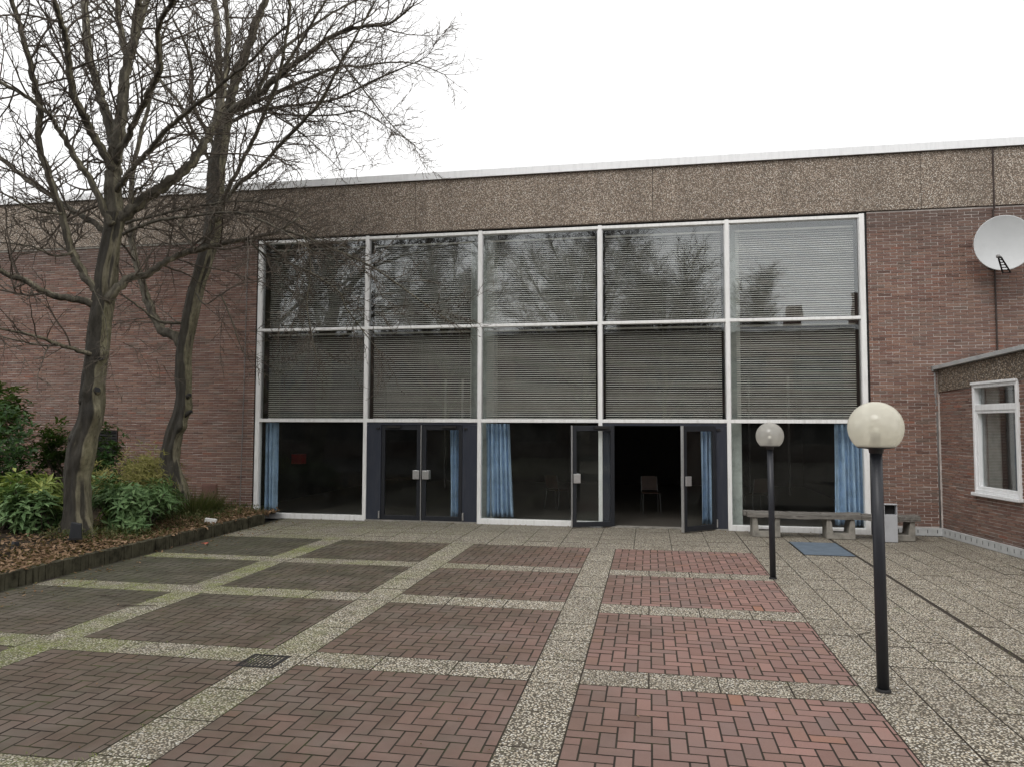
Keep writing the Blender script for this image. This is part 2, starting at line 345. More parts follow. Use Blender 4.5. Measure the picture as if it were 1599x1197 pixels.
def lay(pieces, name, mat, joint, ch, parent, visible, jit, t=.04):
    pieces = sorted(pieces, key=lambda q: (not visible(q[0], q[1]), (q[0])**2+q[1]**2))
    cache = {}; rest = MB()
    for i, (x, y, w, h) in enumerate(pieces):
        z = sag(x, y)+rng.uniform(-jit, jit); rx, ry, rz = rng.gauss(0, jit*1.6), rng.gauss(0, jit*1.6), rng.gauss(0, jit*2.2)
        jw = joint+rng.uniform(0, .25)*joint
        if i < 300:
            k = (round(w, 2), round(h, 2))
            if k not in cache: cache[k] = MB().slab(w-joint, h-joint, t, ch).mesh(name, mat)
            inst(name, cache[k], parent, (x, y, z), (rx, ry, rz))
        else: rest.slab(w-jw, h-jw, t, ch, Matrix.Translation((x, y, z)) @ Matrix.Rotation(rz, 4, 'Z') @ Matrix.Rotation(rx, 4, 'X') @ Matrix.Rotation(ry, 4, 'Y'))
    if rest.v: rest.build('laid_'+name+'s', mat, parent, kind='stuff')
def inview(x, y):
    d = math.degrees(math.atan2(-x, y))-10.5
    return y > 4.0 and abs(d) < 34
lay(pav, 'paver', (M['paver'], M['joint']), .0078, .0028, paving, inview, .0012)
slabs = []
def run(x0, x1, y0, y1, sx, sy, stag=0):
    nx = max(1, round((x1-x0)/sx)); wx = (x1-x0)/nx
    for i in range(nx):
        ny = max(1, round((y1-y0)/sy)); wy = (y1-y0)/ny; o = (stag*wy if i % 2 else 0)
        for j in range(-1, ny+1):
            a, b = max(y0, y0+j*wy+o), min(y1, y0+(j+1)*wy+o)
            if b-a > .05: slabs.append((x0+(i+.5)*wx, (a+b)/2, wx, b-a))
for sx0, sx1 in ((-5.63, -5.25), (-3.32, -2.91), (-.95, -.55)): run(sx0, sx1, 1.75, 12.3, .5, .6)
for y0, y1 in ((10.18, 10.55), (8.12, 8.52), (5.88, 6.25), (3.63, 4.0)):
    if y0 > 3.7 or 1:
        for ii, (cx0, cx1) in enumerate(CX): run(cx0, cx1, y0, y1, .6, .4)
run(-7.6, 1.57, 12.3, D-.06, .6, .51)
run(1.58, 2.345, 1.75, D-.06, .39, .6, .5); run(2.345, 3.11, 1.75, 12.28, .39, .6, .5); run(2.345, 3.11, 13.62, D-.06, .39, .62); run(3.15, 5.9, 1.75, D-.06, .39, .6, .5)
slabs = [q for q in slabs if not (abs(q[0]+3.115) < .1 and 5.6 < q[1] < 6.0)]
slabs += [(-3.115, 5.645, .41, .2)]
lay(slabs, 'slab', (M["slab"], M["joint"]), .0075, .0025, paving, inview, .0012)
MB().box(-7.6, 14, -13.9, 1.74, -.03, -.002).build('gravel_concrete_apron', M['slab'], paving)
# ribbed mat set in the paving and cast-iron drain
mt = empty('floor_mat', (2.73, 12.95, 0), label='blue-grey rectangular floor mat set into the paving before the bench', cat='mat')
MB().slab(.74, 1.3, .03, .004, None, 2.735, 12.95, .004).build('mat_sheet', M['cover'], mt)
fr = MB()
for (x0, x1, y0, y1) in ((2.35, 2.36, 12.29, 13.61), (3.11, 3.12, 12.29, 13.61), (2.36, 3.11, 12.29, 12.297), (2.36, 3.11, 13.603, 13.61)): fr.box(x0, x1, y0, y1, -.03, .003)
fr.build('edge_trim', M['iron'], mt)
gr = empty('drain_grate', (-3.23, 5.92, 0), label='dark cast iron drain grate in the gravel strip', cat='drain')
b = MB()
for (x0, x1, y0, y1) in ((-3.4, -3.06, 5.76, 5.785), (-3.4, -3.06, 6.06, 6.085), (-3.4, -3.375, 5.785, 6.06), (-3.085, -3.06, 5.785, 6.06)): b.box(x0, x1, y0, y1, -.05, .0)
b.build('grate_frame', M['iron'], gr)
for i in range(9):
    x = -3.368+i*.033; MB().box(x, x+.02, 5.785, 6.06, -.035, -.003).build('bar', M['iron'], gr)
MB().box(-3.375, -3.085, 5.785, 6.06, -.11, -.1).build('pit_floor', M['dark'], gr)

# planting bed with upright-brick kerb
bed = MB(); nx, ny = 46, 46
def bedz(x, y): return .15+.05*mnoise.noise((x*.8, y*.8, 1))+.03*mnoise.noise((x*3, y*3, 5))+.12*min(1, max(0, (-8.0-x)/2))*1
for j in range(ny+1):
    for i in range(nx+1):
        x = -7.76-(i/nx)**1.4*14; y = 4+10.86*j/ny; bed.v.append((x, y, bedz(x, y)))
for j in range(ny):
    for i in range(nx):
        a = j*(nx+1)+i; bed.f.append((a, a+nx+1, a+nx+2, a+1))
bed.build('planting_bed', M['soil'], smooth=True, kind='structure')
kerb = empty('planter_kerb', (-7.7, 9, 0), label='low mossy kerb of upright bricks along the planting bed', cat='kerb')
kme = [MB().slab(.11, .047, .3, .005).mesh('kerb_brick', M['kerb']) for _ in range(1)]
y = 13.95
while y > 4.2:
    inst('kerb_brick', kme[0], kerb, (-7.71+rng.gauss(0, .004), y, .19+rng.gauss(0, .0035)+.01*mnoise.noise((0, y, 0))), (rng.gauss(0, .02), rng.gauss(0, .03), rng.gauss(0, .03))); y -= .0505
x = -7.8
while x > -8.4:
    inst('kerb_brick', kme[0], kerb, (x, 13.96+rng.gauss(0, .006), .17+rng.gauss(0, .006)), (rng.gauss(0, .03), rng.gauss(0, .03), R(90)+rng.gauss(0, .04))); x -= .0505
MB().box(-7.752, -7.668, 4.2, 13.93, -.04, .15).build('mortar_core', M['soil'], kerb)

# ================================================================ MAIN HALL
W = [-8.366+2.4699*i for i in range(6)]      # mullion axes
hall = empty('hall_building', (-2, D, 0), label='long flat-roofed brick hall with pebble-dash fascia and big glazed front', cat='building')
def brickwork(wall, o, u, n, rects, keep, mat, L=.236, Hc=.0552, jx=.0125, jz=.0125):
    """bricks in stretcher bond on the plane o + u*s + z, proud of the mortar by 8 mm"""
    o, u, n = Vector(o), Vector(u), Vector(n); items = []
    ang = math.atan2(u.y, u.x)
    for (s0, s1, z0, z1) in rects:
        k = 0; nz = int((z1-z0)/Hc)
        for k in range(int(z0/Hc), int(z1/Hc)+1):
            za, zb = max(z0, k*Hc), min(z1, (k+1)*Hc)
            if zb-za < .02: continue
            st = math.floor(s0/L)*L-(.5*L if k % 2 else 0)
            while st < s1:
                a, b_ = max(s0, st), min(s1, st+L); st += L
                if b_-a < .03: continue
                items.append(((a+b_)/2, (za+zb)/2, b_-a-jx, zb-za-jz))
    items.sort(key=lambda q: ((o+u*q[0]+Vector((0, 0, q[1])))-CAM).length if keep(q[0], q[1]) else 1e3+q[0]*.001)
    cache = {}; rest = MB()
    for i, (s, z, w, h) in enumerate(items):
        p = o+u*s+Vector((0, 0, z+rng.gauss(0, .0012)))+n*max(-.004, min(.006, rng.gauss(0, .0028))); tilt = rng.gauss(0, .006)
        Mx = Matrix.Translation(p) @ Matrix.Rotation(ang, 4, 'Z') @ Matrix.Rotation(tilt, 4, 'Y')
        if i < 300:
            key = (round(w, 2), round(h, 3))
            if key not in cache: cache[key] = MB().box(-w/2, w/2, 0, .05, -h/2, h/2).mesh('brick', mat)
            inst('brick', cache[key], wall, p, (0, tilt, ang))
        else: rest.box(-w/2, w/2, 0, .05, -h/2, h/2, Mx)
    if rest.v: rest.build('coursed_bricks', mat, wall, kind='stuff')
FT = 6.04
wl = MB().box(-24, W[0]-.1, D+.0095, D+.3, -.1, FT).build('brick_wall', M['mortar'], hall); wr = MB().box(W[5]+.1, 14, D+.0095, D+.3, -.1, FT).build('brick_wall', M['mortar'], hall)
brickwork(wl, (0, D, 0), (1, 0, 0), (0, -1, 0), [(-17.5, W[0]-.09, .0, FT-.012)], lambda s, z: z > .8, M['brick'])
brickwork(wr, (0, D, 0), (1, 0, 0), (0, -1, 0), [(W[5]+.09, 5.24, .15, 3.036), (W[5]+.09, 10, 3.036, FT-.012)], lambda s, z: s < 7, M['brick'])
# fascia panels, string line and coping
x = -24.6; seg = 4.94
while x < 14:
    x1 = x+seg; MB().box(x+.004, x1-.004, D-.025, D+.3, FT+.012, 7.135).build('fascia_panel', M['dash'], hall, bevel=.004); x = x1
MB().box(-24, W[0]-.1, D-.012, D+.05, FT-.03, FT+.008).build('string_strip', M['concrete'], hall)
MB().box(W[0]-.1, W[5]+.1, D+.06, D+.3, 5.99, FT+.05).build('recess_shade_strip', M['dark'], hall)  # black strip painting in the shade of the recess above the frame
x = -24.9; seg = 3.62
while x < 14:
    x1 = x+seg; c = MB()
    c.box(x+.002, x1-.002, D-.085, D-.08, 7.135, 7.285).box(x+.002, x1-.002, D-.08, D+.5, 7.275, 7.285).box(x+.002, x1-.002, D-.08, D-.05, 7.135, 7.14)
    c.box(x1-.03, x1+.03, D-.088, D-.085, 7.136, 7.284); c.build('coping_piece', M['coping'], hall); x = x1
MB().box(-24, 14, D-.06, D+.4, 7.136, 7.27).build('coping_packer', M['dark'], hall)
MB().box(-24, 14, D+.3, D+22, 7.0, 7.12).build('roof', M['ground'], hall)
# frame
ZB, Z2, Z1, ZT = .05, 2.079, 4.03, 5.965
fy0, fy1 = D-.03, D+.11
for i, xm in enumerate(W):
    w = .039 if 0 < i < 5 else .048
    m = MB().box(xm-w, xm+w, fy0, fy1, -.04, ZT+.045)
    mo = m.build('mullion', M['frame'], hall, bevel=.006)
    e = MB()
    for sx in ((1,) if i == 0 else (-1,) if i == 5 else (-1, 1)): e.box(xm+sx*w if sx > 0 else xm-w-.016, xm+w+.016 if sx > 0 else xm-w, fy0+.035, fy1-.01, Z2+.05, ZT-.02)
    e.build('glazing_bead', M['alu'], mo)
for side in (W[0]-.1, W[5]+.058): MB().box(side, side+.042, D+.02, D+.2, 0, FT).build('gap_shade_strip', M['dark'], hall)  # black strips painting in the shadow gaps beside the frame
solid = (0, 2, 4)
for i in range(5):
    a, b_ = W[i]+.039, W[i+1]-.039
    if i == 0: a = W[0]+.048
    if i == 4: b_ = W[5]-.048
    for z in (Z1, ZT):
        h = .03; MB().box(a, b_, fy0+.004, fy1, z-h, z+h).build('transom', M['frame'], hall, bevel=.005)
    MB().box(a, b_, fy0+.002, fy1, Z2-.035, Z2+.035).build('transom', M['frame'], hall, bevel=.005)
    if i in solid: MB().box(a, b_, fy0+.004, fy1, -.02, ZB+.045).build('bottom_rail', M['frame'], hall, bevel=.005)
    for (z0, z1) in ((Z1+.03, ZT-.03), (Z2+.035, Z1-.03)):
        rx = R(rng.gauss(0, .12)); rz = R(rng.gauss(0, .12)); cx, cz = (a+b_)/2, (z0+z1)/2
        MB().box(-(b_-a)/2-.01, (b_-a)/2+.01, -.004, .004, -(z1-z0)/2, (z1-z0)/2, Matrix.Translation((cx, D+.045, cz)) @ Matrix.Rotation(rx, 4, 'X') @ Matrix.Rotation(rz, 4, 'Z')).build('pane', M['glass'], hall)
    if i in solid: MB().box(a-.01, b_+.01, D+.04, D+.048, ZB+.04, Z2-.035).build('pane', M['glass2'], hall)
# doors
DH = 1.985
def leaf(hx, hy, ang, flip, edge, lab):
    """door leaf from its hinge (local +x), turned by ang about the hinge"""
    Mx = Matrix.Translation((hx, hy, 0)) @ Matrix.Rotation(ang, 4, 'Z'); w = .855
    d = MB(); t = .025
    d.box(.0, .075, -t, t, .02, DH, Mx).box(w-.085, w, -t, t, .02, DH, Mx).box(.075, w-.085, -t, t, DH-.1, DH, Mx).box(.075, w-.085, -t, t, .02, .115, Mx)
    o = d.build('door', M['leafpaint'], hall, bevel=.004, label=lab)
    MB().box(.07, w-.08, -.004, .004, .11, DH-.095, Mx).build('pane', M['glass2'], o)
    for s in (-1, 1):
        MB().box(w-.155, w-.015, s*(t+.035)-.012, s*(t+.035)+.012, .87, 1.05, Mx).build('push_plate', M['alu'], o, bevel=.006)
        for zz in (.905, 1.015): MB().box(w-.075, w-.045, min(s*t, s*(t+.03)), max(s*t, s*(t+.03)), zz-.012, zz+.012, Mx).build('bracket', M['iron'], o)
    if edge: MB().box(w, w+.016, -t-.006, t+.006, .015, DH+.005, Mx).build('edge_strip', M['alu'], o)
    MB().box(.12, .42, -t-.05 if flip else t, -t if flip else t+.05, DH-.055, DH-.01, Mx).build('closer', M['iron'], o)
    return o
for i in (1, 3):
    a, b_ = W[i]+.039, W[i+1]-.039
    MB().box(a, b_, fy0+.02, fy1-.01, DH+.005, Z2-.035).build('door_header', M['door'], hall)
    h0, h1 = (W[i]+.36, W[i+1]-.36) if i == 1 else (W[i]+.27, W[i+1]-.27)
    for (p0, p1) in ((a, h0-.005), (h1+.005, b_)):
        pn = MB().box(p0, p1, fy0+.025, fy1-.02, .0, DH+.003).build('side_panel', M['door'], hall, bevel=.003)
        MB().box(p1-.035 if p0 == a else p0+.008, p1-.008 if p0 == a else p0+.035, fy0-.012, fy0+.025, .05, .2).build('foot_bolt', M['alu'], pn)
        MB().box(p1-.1 if p0 == a else p0+.03, p1-.03 if p0 == a else p0+.1, fy0-.01, fy0+.025, 1.9, 1.935).build('hinge_arm', M['iron'], pn)
    MB().box(a, b_, D-.08, fy1, -.02, .018).build('threshold', M['concrete'], hall)
    if i == 1:
        w2 = (h1-h0)/2
        leaf(h0+.004, D+.03, 0, 1, True, 'closed door leaf'); leaf(h1-.004, D+.03, math.pi, 0, False, 'closed door leaf')
    else:
        leaf(h0+.0, D-.045, R(180+20), 0, True, 'door leaf swung fully open to the left')
        leaf(h1-.0, D-.045, R(180+42), 1, True, 'door leaf standing half open')
# inside of the hall
hx0, hx1, hy1 = -9.3, 4.9, 25.5
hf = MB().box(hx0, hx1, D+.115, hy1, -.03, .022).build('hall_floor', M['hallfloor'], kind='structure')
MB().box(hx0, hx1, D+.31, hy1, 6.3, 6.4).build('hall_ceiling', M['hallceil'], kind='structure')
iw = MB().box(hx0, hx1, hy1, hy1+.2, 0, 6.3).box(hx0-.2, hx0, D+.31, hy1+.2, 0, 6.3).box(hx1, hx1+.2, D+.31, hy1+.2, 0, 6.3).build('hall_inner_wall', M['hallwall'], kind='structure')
for x in (2.35, 2.85, 3.9, -6.3, -5.7, -5.1): MB().box(x, x+.05, hy1-3+.3*math.sin(x*9), hy1-2.93+.3*math.sin(x*9), .03, 3.4).build('wall_batten', M['pipe'], iw)
for (x0, x1, lab) in ((-3.72, -3.2, 'pale plastered column behind the second mullion from the left door'), (1.5, 1.79, 'pale plastered column behind the fourth mullion beside the bench window')):
    MB().box(x0, x1, 15.26, 15.6, .022, 6.3).build('hall_column', M['column'], label=lab, cat='column', bevel=.006)
MB().box(-9.298, -9.0, 18.3, 18.55, .95, 1.21).build('fire_box', M['red'], label='small red wall box deep inside the left bay of the hall', cat='fire box', bevel=.01)
# blinds: each hangs behind one upper pane
rows = ((Z1+.05, ZT-.18, 'upper'), (Z2+.055, Z1-.13, 'lower'))
ordn = ['leftmost', 'second from left', 'middle', 'second from right', 'rightmost']
for i in range(5):
    a, b_ = W[i]+.1, W[i+1]-.1
    if i == 0: a += .04
    if i == 1: b_ -= .12
    if i == 4: a += .08
    L = b_-a; sec = MB()
    tl = R(27+3*((i*7) % 5-2)*.5); cs, sn = math.cos(tl), math.sin(tl); hw, th = .0185, .0009
    n0 = 0
    prof = [(-hw, -.002), (0, .003), (hw, -.002)]
    for (py, pz) in prof:
        for dz in (-th, th):
            y = py*cs+(pz+dz)*(-sn)*-1*0+0; yy = py*cs-(pz+dz)*sn; zz = py*sn+(pz+dz)*cs
            for xx in (-L/2, L/2): sec.v.append((xx, yy, zz))
    for k in range(2):
        q = k*4
        sec.f += [(q, q+1, q+5, q+4), (q+2, q+6, q+7, q+3)]
    sec.f += [(0, 2, 3, 1), (8, 9, 11, 10)]
    sme = sec.mesh('slat', M['slat'], smooth=False)
    for (z0, z1, rn) in rows:
        bl = empty('venetian_blind', ((a+b_)/2, D+.2, z0), label='grey slatted blind behind the %s pane of the %s window row' % (ordn[i], rn), cat='blind', group='venetian blinds behind the glass front')
        MB().box(a, b_, D+.17, D+.22, z1+.02, z1+.055).build('head_rail', M['slat'], bl)
        MB().box(a, b_, D+.185, D+.215, z0-.012, z0+.006).build('bottom_bar', M['slat'], bl)
        z = z0+.045
        while z < z1:
            inst('slat', sme, bl, ((a+b_)/2, D+.2+rng.gauss(0, .001), z+rng.gauss(0, .0008)), (rng.gauss(0, .05), rng.gauss(0, .0009), 0)); z += .0432
        for fx in (.12, .5, .88): MB().box(a+L*fx-.003, a+L*fx+.003, D+.171, D+.174, z0, z1+.02).build('cord', M['cord'], bl)
# curtains
def curtain(x0, x1, z0, z1, n, lab, spread=0.):
    c = MB(); k = n*10; m = 14; rs = random.Random(n*31+int(x0*10)); ph = [rs.uniform(0, 6.28) for _ in range(4)]
    for j in range(m+1):
        z = z0+(z1-z0)*j/m; f = 1-j/m
        for i in range(k+1):
            u = i/k; x = x0+(x1+spread*f-x0)*u+.012*math.sin(u*17+ph[0]+f*2)
            y = 15.2+(.055+.02*f)*math.sin(u*n*6.283+ph[1]+.5*math.sin(u*9+f*1.5))+.015*math.sin(u*n*15+ph[2]+f*3)
            c.v.append((x, y, z))
    for j in range(m):
        for i in range(k): a_ = j*(k+1)+i; c.f.append((a_, a_+1, a_+k+2, a_+k+1))
    o = c.build('curtain', M['curtain'], smooth=True, label=lab, cat='curtain', group='blue curtains behind the ground floor glass')
    s = o.modifiers.new('thick', 'SOLIDIFY'); s.thickness = .004
curtain(-8.33, -8.06, .1, 2.03, 3, 'narrow blue curtain in the leftmost ground floor window')
curtain(-4.13, -3.86, .06, 1.98, 3, 'blue curtain seen through the closed double doors')
curtain(-3.36, -2.85, .1, 2.02, 6, 'light blue pleated curtain left in the middle ground floor window', .09)
curtain(1.0, 1.24, .06, 1.98, 3, 'narrow blue curtain behind the half open door')
curtain(3.5, 4.02, .1, 2.03, 6, 'pleated blue curtain at the right end window behind the bench', .03)
# stacking chairs inside
def chair(loc, rot, lab):
    e = empty('stacking_chair', loc, label=lab, cat='chair', group='stacking chairs inside the hall')
    Mx = Matrix.Translation(loc) @ Matrix.Rotation(rot, 4, 'Z')
    MB().box(-.2, .2, -.2, .19, .44, .455, Mx).build('seat', M['chairwood'], e, bevel=.006)
    B2 = Mx @ Matrix.Translation((0, .22, .62)) @ Matrix.Rotation(R(-10), 4, 'X')
    MB().prism([(-.19, -.13), (.19, -.13), (.175, .17), (.12, .19), (-.12, .19), (-.175, .17)], -.006, .006, B2 @ Matrix.Rotation(R(90), 4, 'X')).build('backrest', M['chairwood'], e)
    for sx in (-1, 1):
        MB().tube([Mx @ Vector(p) for p in ((sx*.2, -.2, .0), (sx*.185, -.17, .43), (sx*.185, .15, .43))], .011, 6).build('leg', M['steel'], e)
        MB().tube([Mx @ Vector(p) for p in ((sx*.2, .24, .0), (sx*.185, .18, .43), (sx*.175, .26, .8))], .011, 6).build('leg', M['steel'], e)
chair((0.02, 17.3, .022), R(8), 'wooden stacking chair seen through the open doorway')
chair((-2.15, 17.6, .022), R(150), 'stacking chair in shade behind the middle ground floor window')
chair((2.35, 17.5, .022), R(200), 'stacking chair in shade behind the bench window')
# things on the facade
hb = empty('wall_hatch', (-9.47, D-.03, .34), label='small brown metal service hatch low on the left brick wall', cat='hatch')
MB().box(-9.65, -9.29, D-.03, D+.01, .34, .69).build('hatch_frame', M['hatch'], hb, bevel=.004); MB().box(-9.62, -9.32, D-.042, D-.031, .37, .66).build('hatch_door', M['hatch'], hb, bevel=.003); MB().box(-9.36, -9.34, D-.055, D-.043, .5, .54).build('latch', M['iron'], hb)
vb = empty('vent_window', (-12.06, D-.03, 1.32), label='small dark louvred vent window behind the tree trunk', cat='vent')
fr = MB()
for (x0, x1, z0, z1) in ((-12.34, -11.78, 1.31, 1.34), (-12.34, -11.78, 1.82, 1.85), (-12.34, -12.31, 1.34, 1.82), (-11.81, -11.78, 1.34, 1.82)): fr.box(x0, x1, D-.03, D+.0, z0, z1)
fr.build('vent_frame', M['iron'], vb); MB().box(-12.31, -11.81, D-.012, D-.006, 1.34, 1.82).build('dark_back', M['dark'], vb)
for k in range(8): MB().box(-.25, .25, -.012, .012, -.002, .002, Matrix.Translation((-12.06, D-.02, 1.375+k*.06)) @ Matrix.Rotation(R(35), 4, 'X')).build('slat', M['iron'], vb)
MB().tube([(-8.68, D-.012, 5.95), (-8.7, D-.012, 3), (-8.74, D-.012, .1)], .009, 6).build('lightning_cable', M['pipe'], label='thin vertical cable down the brick wall left of the glass front', cat='cable')
MB().tube([(6.27, D-.045, 7.13), (6.27, D-.035, 6.02), (6.255, D-.02, 5.95), (6.25, D-.02, 4.9), (6.25, D-.02, 3.2)], .016, 8).build('dish_cable_conduit', M['cable'], label='brown conduit running up the wall behind the satellite dish', cat='conduit')
for k, (x0, x1) in enumerate(((4.06, 5.24),)):
    MB().box(x0, x1, D-.03, D+.008, .0, .145).build('plinth_board', M['plinth'], hall, bevel=.003)
    for q in range(7): MB().box(x0+.1+q*.165, x0+.112+q*.165, D-.034, D-.031, .05, .11).build('plinth_slot', M['iron'], hall)

# ================================================================ LOW WING on the right
A = Vector((5.26, D-.005, 0)); t_ = Vector((.138, -.99, 0)).normalized(); n_ = Vector((t_.y, -t_.x, 0))    # n_ faces the court
wing = empty('low_wing', A, label='low brick wing with pebble-dash fascia and white window at right', cat='building')
MW = Matrix.Translation(A) @ Matrix(((t_.x, -n_.x, 0, 0), (t_.y, -n_.y, 0, 0), (0, 0, 1, 0), (0, 0, 0, 1)))   # local x along the wall, y into it
LEN = 9.0
win = (1.10, 2.30, .90, 2.69)
def wb(x0, x1, y0, y1, z0, z1, mb=None): return (mb or MB()).box(x0, x1, y0, y1, z0, z1, MW)
mbw = MB()
for (x0, x1, z0, z1) in ((0, win[0], 0, 2.9), (win[1], LEN, 0, 2.9), (win[0], win[1], 0, win[2]), (win[0], win[1], win[3], 2.9)): wb(x0, x1, .0095, .25, z0, z1, mbw)
ww = mbw.build('brick_wall', M['mortar'], wing)
brickwork(ww, A, t_, n_, [(0.005, win[0], .14, 2.72), (win[1], 6.5, .14, 2.72), (win[0], win[1], .14, win[2]), (win[0], win[1], win[3], 2.72)], lambda s, z: s < 2.6, M['brick'])
RS = .045                                    # the mono-pitch rises away from the hall
def sloped(x0, x1, y0, y1, z0, z1, mb=None):
    mb = mb or MB(); n = len(mb.v)
    P = [(x0,y0,z0+RS*x0),(x1,y0,z0+RS*x1),(x1,y1,z0+RS*x1),(x0,y1,z0+RS*x0),(x0,y0,z1+RS*x0),(x1,y0,z1+RS*x1),(x1,y1,z1+RS*x1),(x0,y1,z1+RS*x0)]
    mb.v += [tuple(MW @ Vector(p)) for p in P]; mb.f += [tuple(n+i for i in q) for q in ((0,3,2,1),(4,5,6,7),(0,1,5,4),(1,2,6,5),(2,3,7,6),(3,0,4,7))]; return mb
sloped(.0, LEN, -.022, .2, 2.62, 3.02).build('fascia_panel', M['dash2'], wing)
sloped(-.06, LEN, -.10, .2, 3.03, 3.1).build('roof_edge', M['wingedge'], wing, bevel=.004)
sloped(-.06, LEN, .2, 7, 3.0, 3.1).build('roof', M['ground'], wing)
wb(0, LEN, .25, .3, 0, 2.6).build('inner_lining', M['hallwall'], wing)
sloped(-.1, .0, -.12, .0, 3.0, 3.1).build('gutter_outlet', M['pipe'], wing, bevel=.004)
wb(0.02, LEN, -.03, .006, 0, .145).build('plinth_board', M['plinth'], wing, bevel=.003)
pl_me = None
for q in range(26): wb(.12+q*.165, .13+q*.165, -.034, -.031, .05, .11).build('plinth_slot', M['iron'], wing)
MB().tube([MW @ Vector(p) for p in ((-.045, -.06, 3.0), (-.04, -.055, 2.5), (-.025, -.04, 2.35), (-.02, -.036, .15))], [.034, .034, .02, .018], 10).build('downpipe', M['pipe'], wing, smooth=True)
wn_ = wb(win[0], win[1], .05, .06, win[2], win[3]).build('window', M['glass'], wing)
wf = MB(); f = .052
for (x0, x1, z0, z1) in ((win[0], win[0]+f, win[2], win[3]), (win[1]-f, win[1], win[2], win[3]), (win[0]+f, win[1]-f, win[2], win[2]+f), (win[0]+f, win[1]-f, win[3]-f, win[3])): wb(x0, x1, -.035, .09, z0, z1, wf)
wf.build('frame', M['frame2'], wn_, bevel=.006)
wb(win[0]+f, win[1]-f, -.025, .085, 2.26, 2.36).build('transom', M['frame2'], wn_, bevel=.006)
wf = MB(); a0, a1, c0, c1 = win[0]+f, win[1]-f, win[2]+f, 2.26; f2 = .048
for (x0, x1, z0, z1) in ((a0, a0+f2, c0, c1), (a1-f2, a1, c0, c1), (a0+f2, a1-f2, c0, c0+f2), (a0+f2, a1-f2, c1-f2, c1)): wb(x0, x1, -.012, .075, z0, z1, wf)
wf.build('casement', M['frame2'], wn_, bevel=.006)
wb(win[0]-.03, win[1]+.03, -.085, .02, win[2]-.055, win[2]-.002).build('sill', M['frame2'], wn_, bevel=.006)
wb(win[0]+.0, win[1]-.0, -.06, -.0, win[3], win[3]+.04).build('head_trim', M['frame2'], wn_, bevel=.004)
wb(win[0]+.12, win[0]+.45, .14, .16, win[2]+.05, win[3]).build('net_curtain', M['cord'], wn_)

# ================================================================ FREESTANDING THINGS
def lamp(x, y, zc, dia, pr, gm, lab, lean):
    e = empty('globe_lamp', (x, y, 0), label=lab, cat='lamp', group='globe lamps in the paving')
    r = dia/2; zb = zc-r*.74; top = Vector((x+lean, y, zb))
    MB().tube([(x, y, -.03), (x+lean*.5, y, zb/2), (x+lean, y, zb-.02)], pr, 20).build('pole', M['pole'], e, smooth=True)
    MB().lathe([(0, .016), (pr*1.1, .016), (pr*1.22, .012), (pr*1.3, .0), (pr*1.3, -.02)], (x, y, 0), 24).build('base_ring', M['iron'], e, smooth=True)
    MB().lathe([(pr*.9, -.05), (pr*1.15, -.045), (pr*1.25, -.015), (r*.66, -.005), (r*.7, .012), (r*.6, .016), (0, .016)], top, 32).build('globe_holder', M['pole'], e, smooth=True)
    prof = []
    for k in range(25):
        a = -math.asin(.74)+(math.pi/2+math.asin(.74))*k/24; prof.append((r*math.cos(a) if k < 24 else .0005, r*math.sin(a)))
    g = MB().lathe(prof, (top.x, top.y, zc), 48).build('globe', M[gm], e, smooth=True)
    MB().lathe([(r*.16, 0), (r*.165, .01), (r*.165, r*.42), (r*.15, r*.46), (0, r*.46)], (top.x, top.y, zb+.016), 20).build('socket', M['socket'], e, smooth=True)
    b = MB(); pf = [(r*.13*math.cos(a), r*.15*math.sin(a)) for a in [R(-60+150*k/8) for k in range(9)]]
    b.lathe(pf, (top.x, top.y, zb+r*.6), 16).build('bulb', M['bulb'], e, smooth=True)
    return e
lamp(1.583, 10.33, 1.862, .357, .039, 'globe2', 'shorter charcoal post lamp with smoky globe nearer the building', -.012)
lamp(1.729, 6.16, 1.985, .402, .0435, 'globe1', 'taller charcoal post lamp with cream globe nearest the viewer', -.01)

# bench: two long weathered planks on concrete trestles
be = empty('bench', (3.15, 14.25, 0), label='long weathered plank bench on concrete supports under the window', cat='bench')
def plank(x0, x1, y0, y1, z0, z1, seed):
    b = MB(); rs = random.Random(seed); n = 24
    for i in range(n+1):
        x = x0+(x1-x0)*i/n; w = [rs.gauss(0, .004) for _ in range(4)]; s = -.012*math.sin(math.pi*i/n)
        b.v += [(x, y0+w[0], z0+s+w[1]), (x, y1+w[2], z0+s), (x, y1+w[2], z1+s+w[3]*.5), (x, y0+w[0]*1.5, z1+s)]
    for i in range(n):
        for j in range(4): a = i*4+j; c = i*4+(j+1) % 4; b.f.append((a, c, c+4, a+4))
    b.f += [(3, 2, 1, 0), (n*4, n*4+1, n*4+2, n*4+3)]
    b.build('plank', M['wood'], be)
plank(1.73, 3.66, 14.05, 14.24, .355, .435, 1); plank(1.69, 3.72, 14.26, 14.46, .36, .44, 2)
plank(3.67, 4.62, 14.05, 14.24, .345, .42, 3); plank(3.73, 4.68, 14.26, 14.46, .35, .425, 4)
for xc in (2.06, 3.32, 4.3):
    s = MB(); Mx = Matrix.Translation((xc, 14.44, 0)) @ Matrix.Rotation(R(90), 4, 'X')
    s.prism([(-.24, 0), (.24, 0), (.24, .06), (.235, .345), (.16, .345), (.125, .1), (-.125, .1), (-.16, .345), (-.235, .345), (-.24, .06)], 0, .36, Mx)
    s.build('support', M['concrete'], be, bevel=.008)
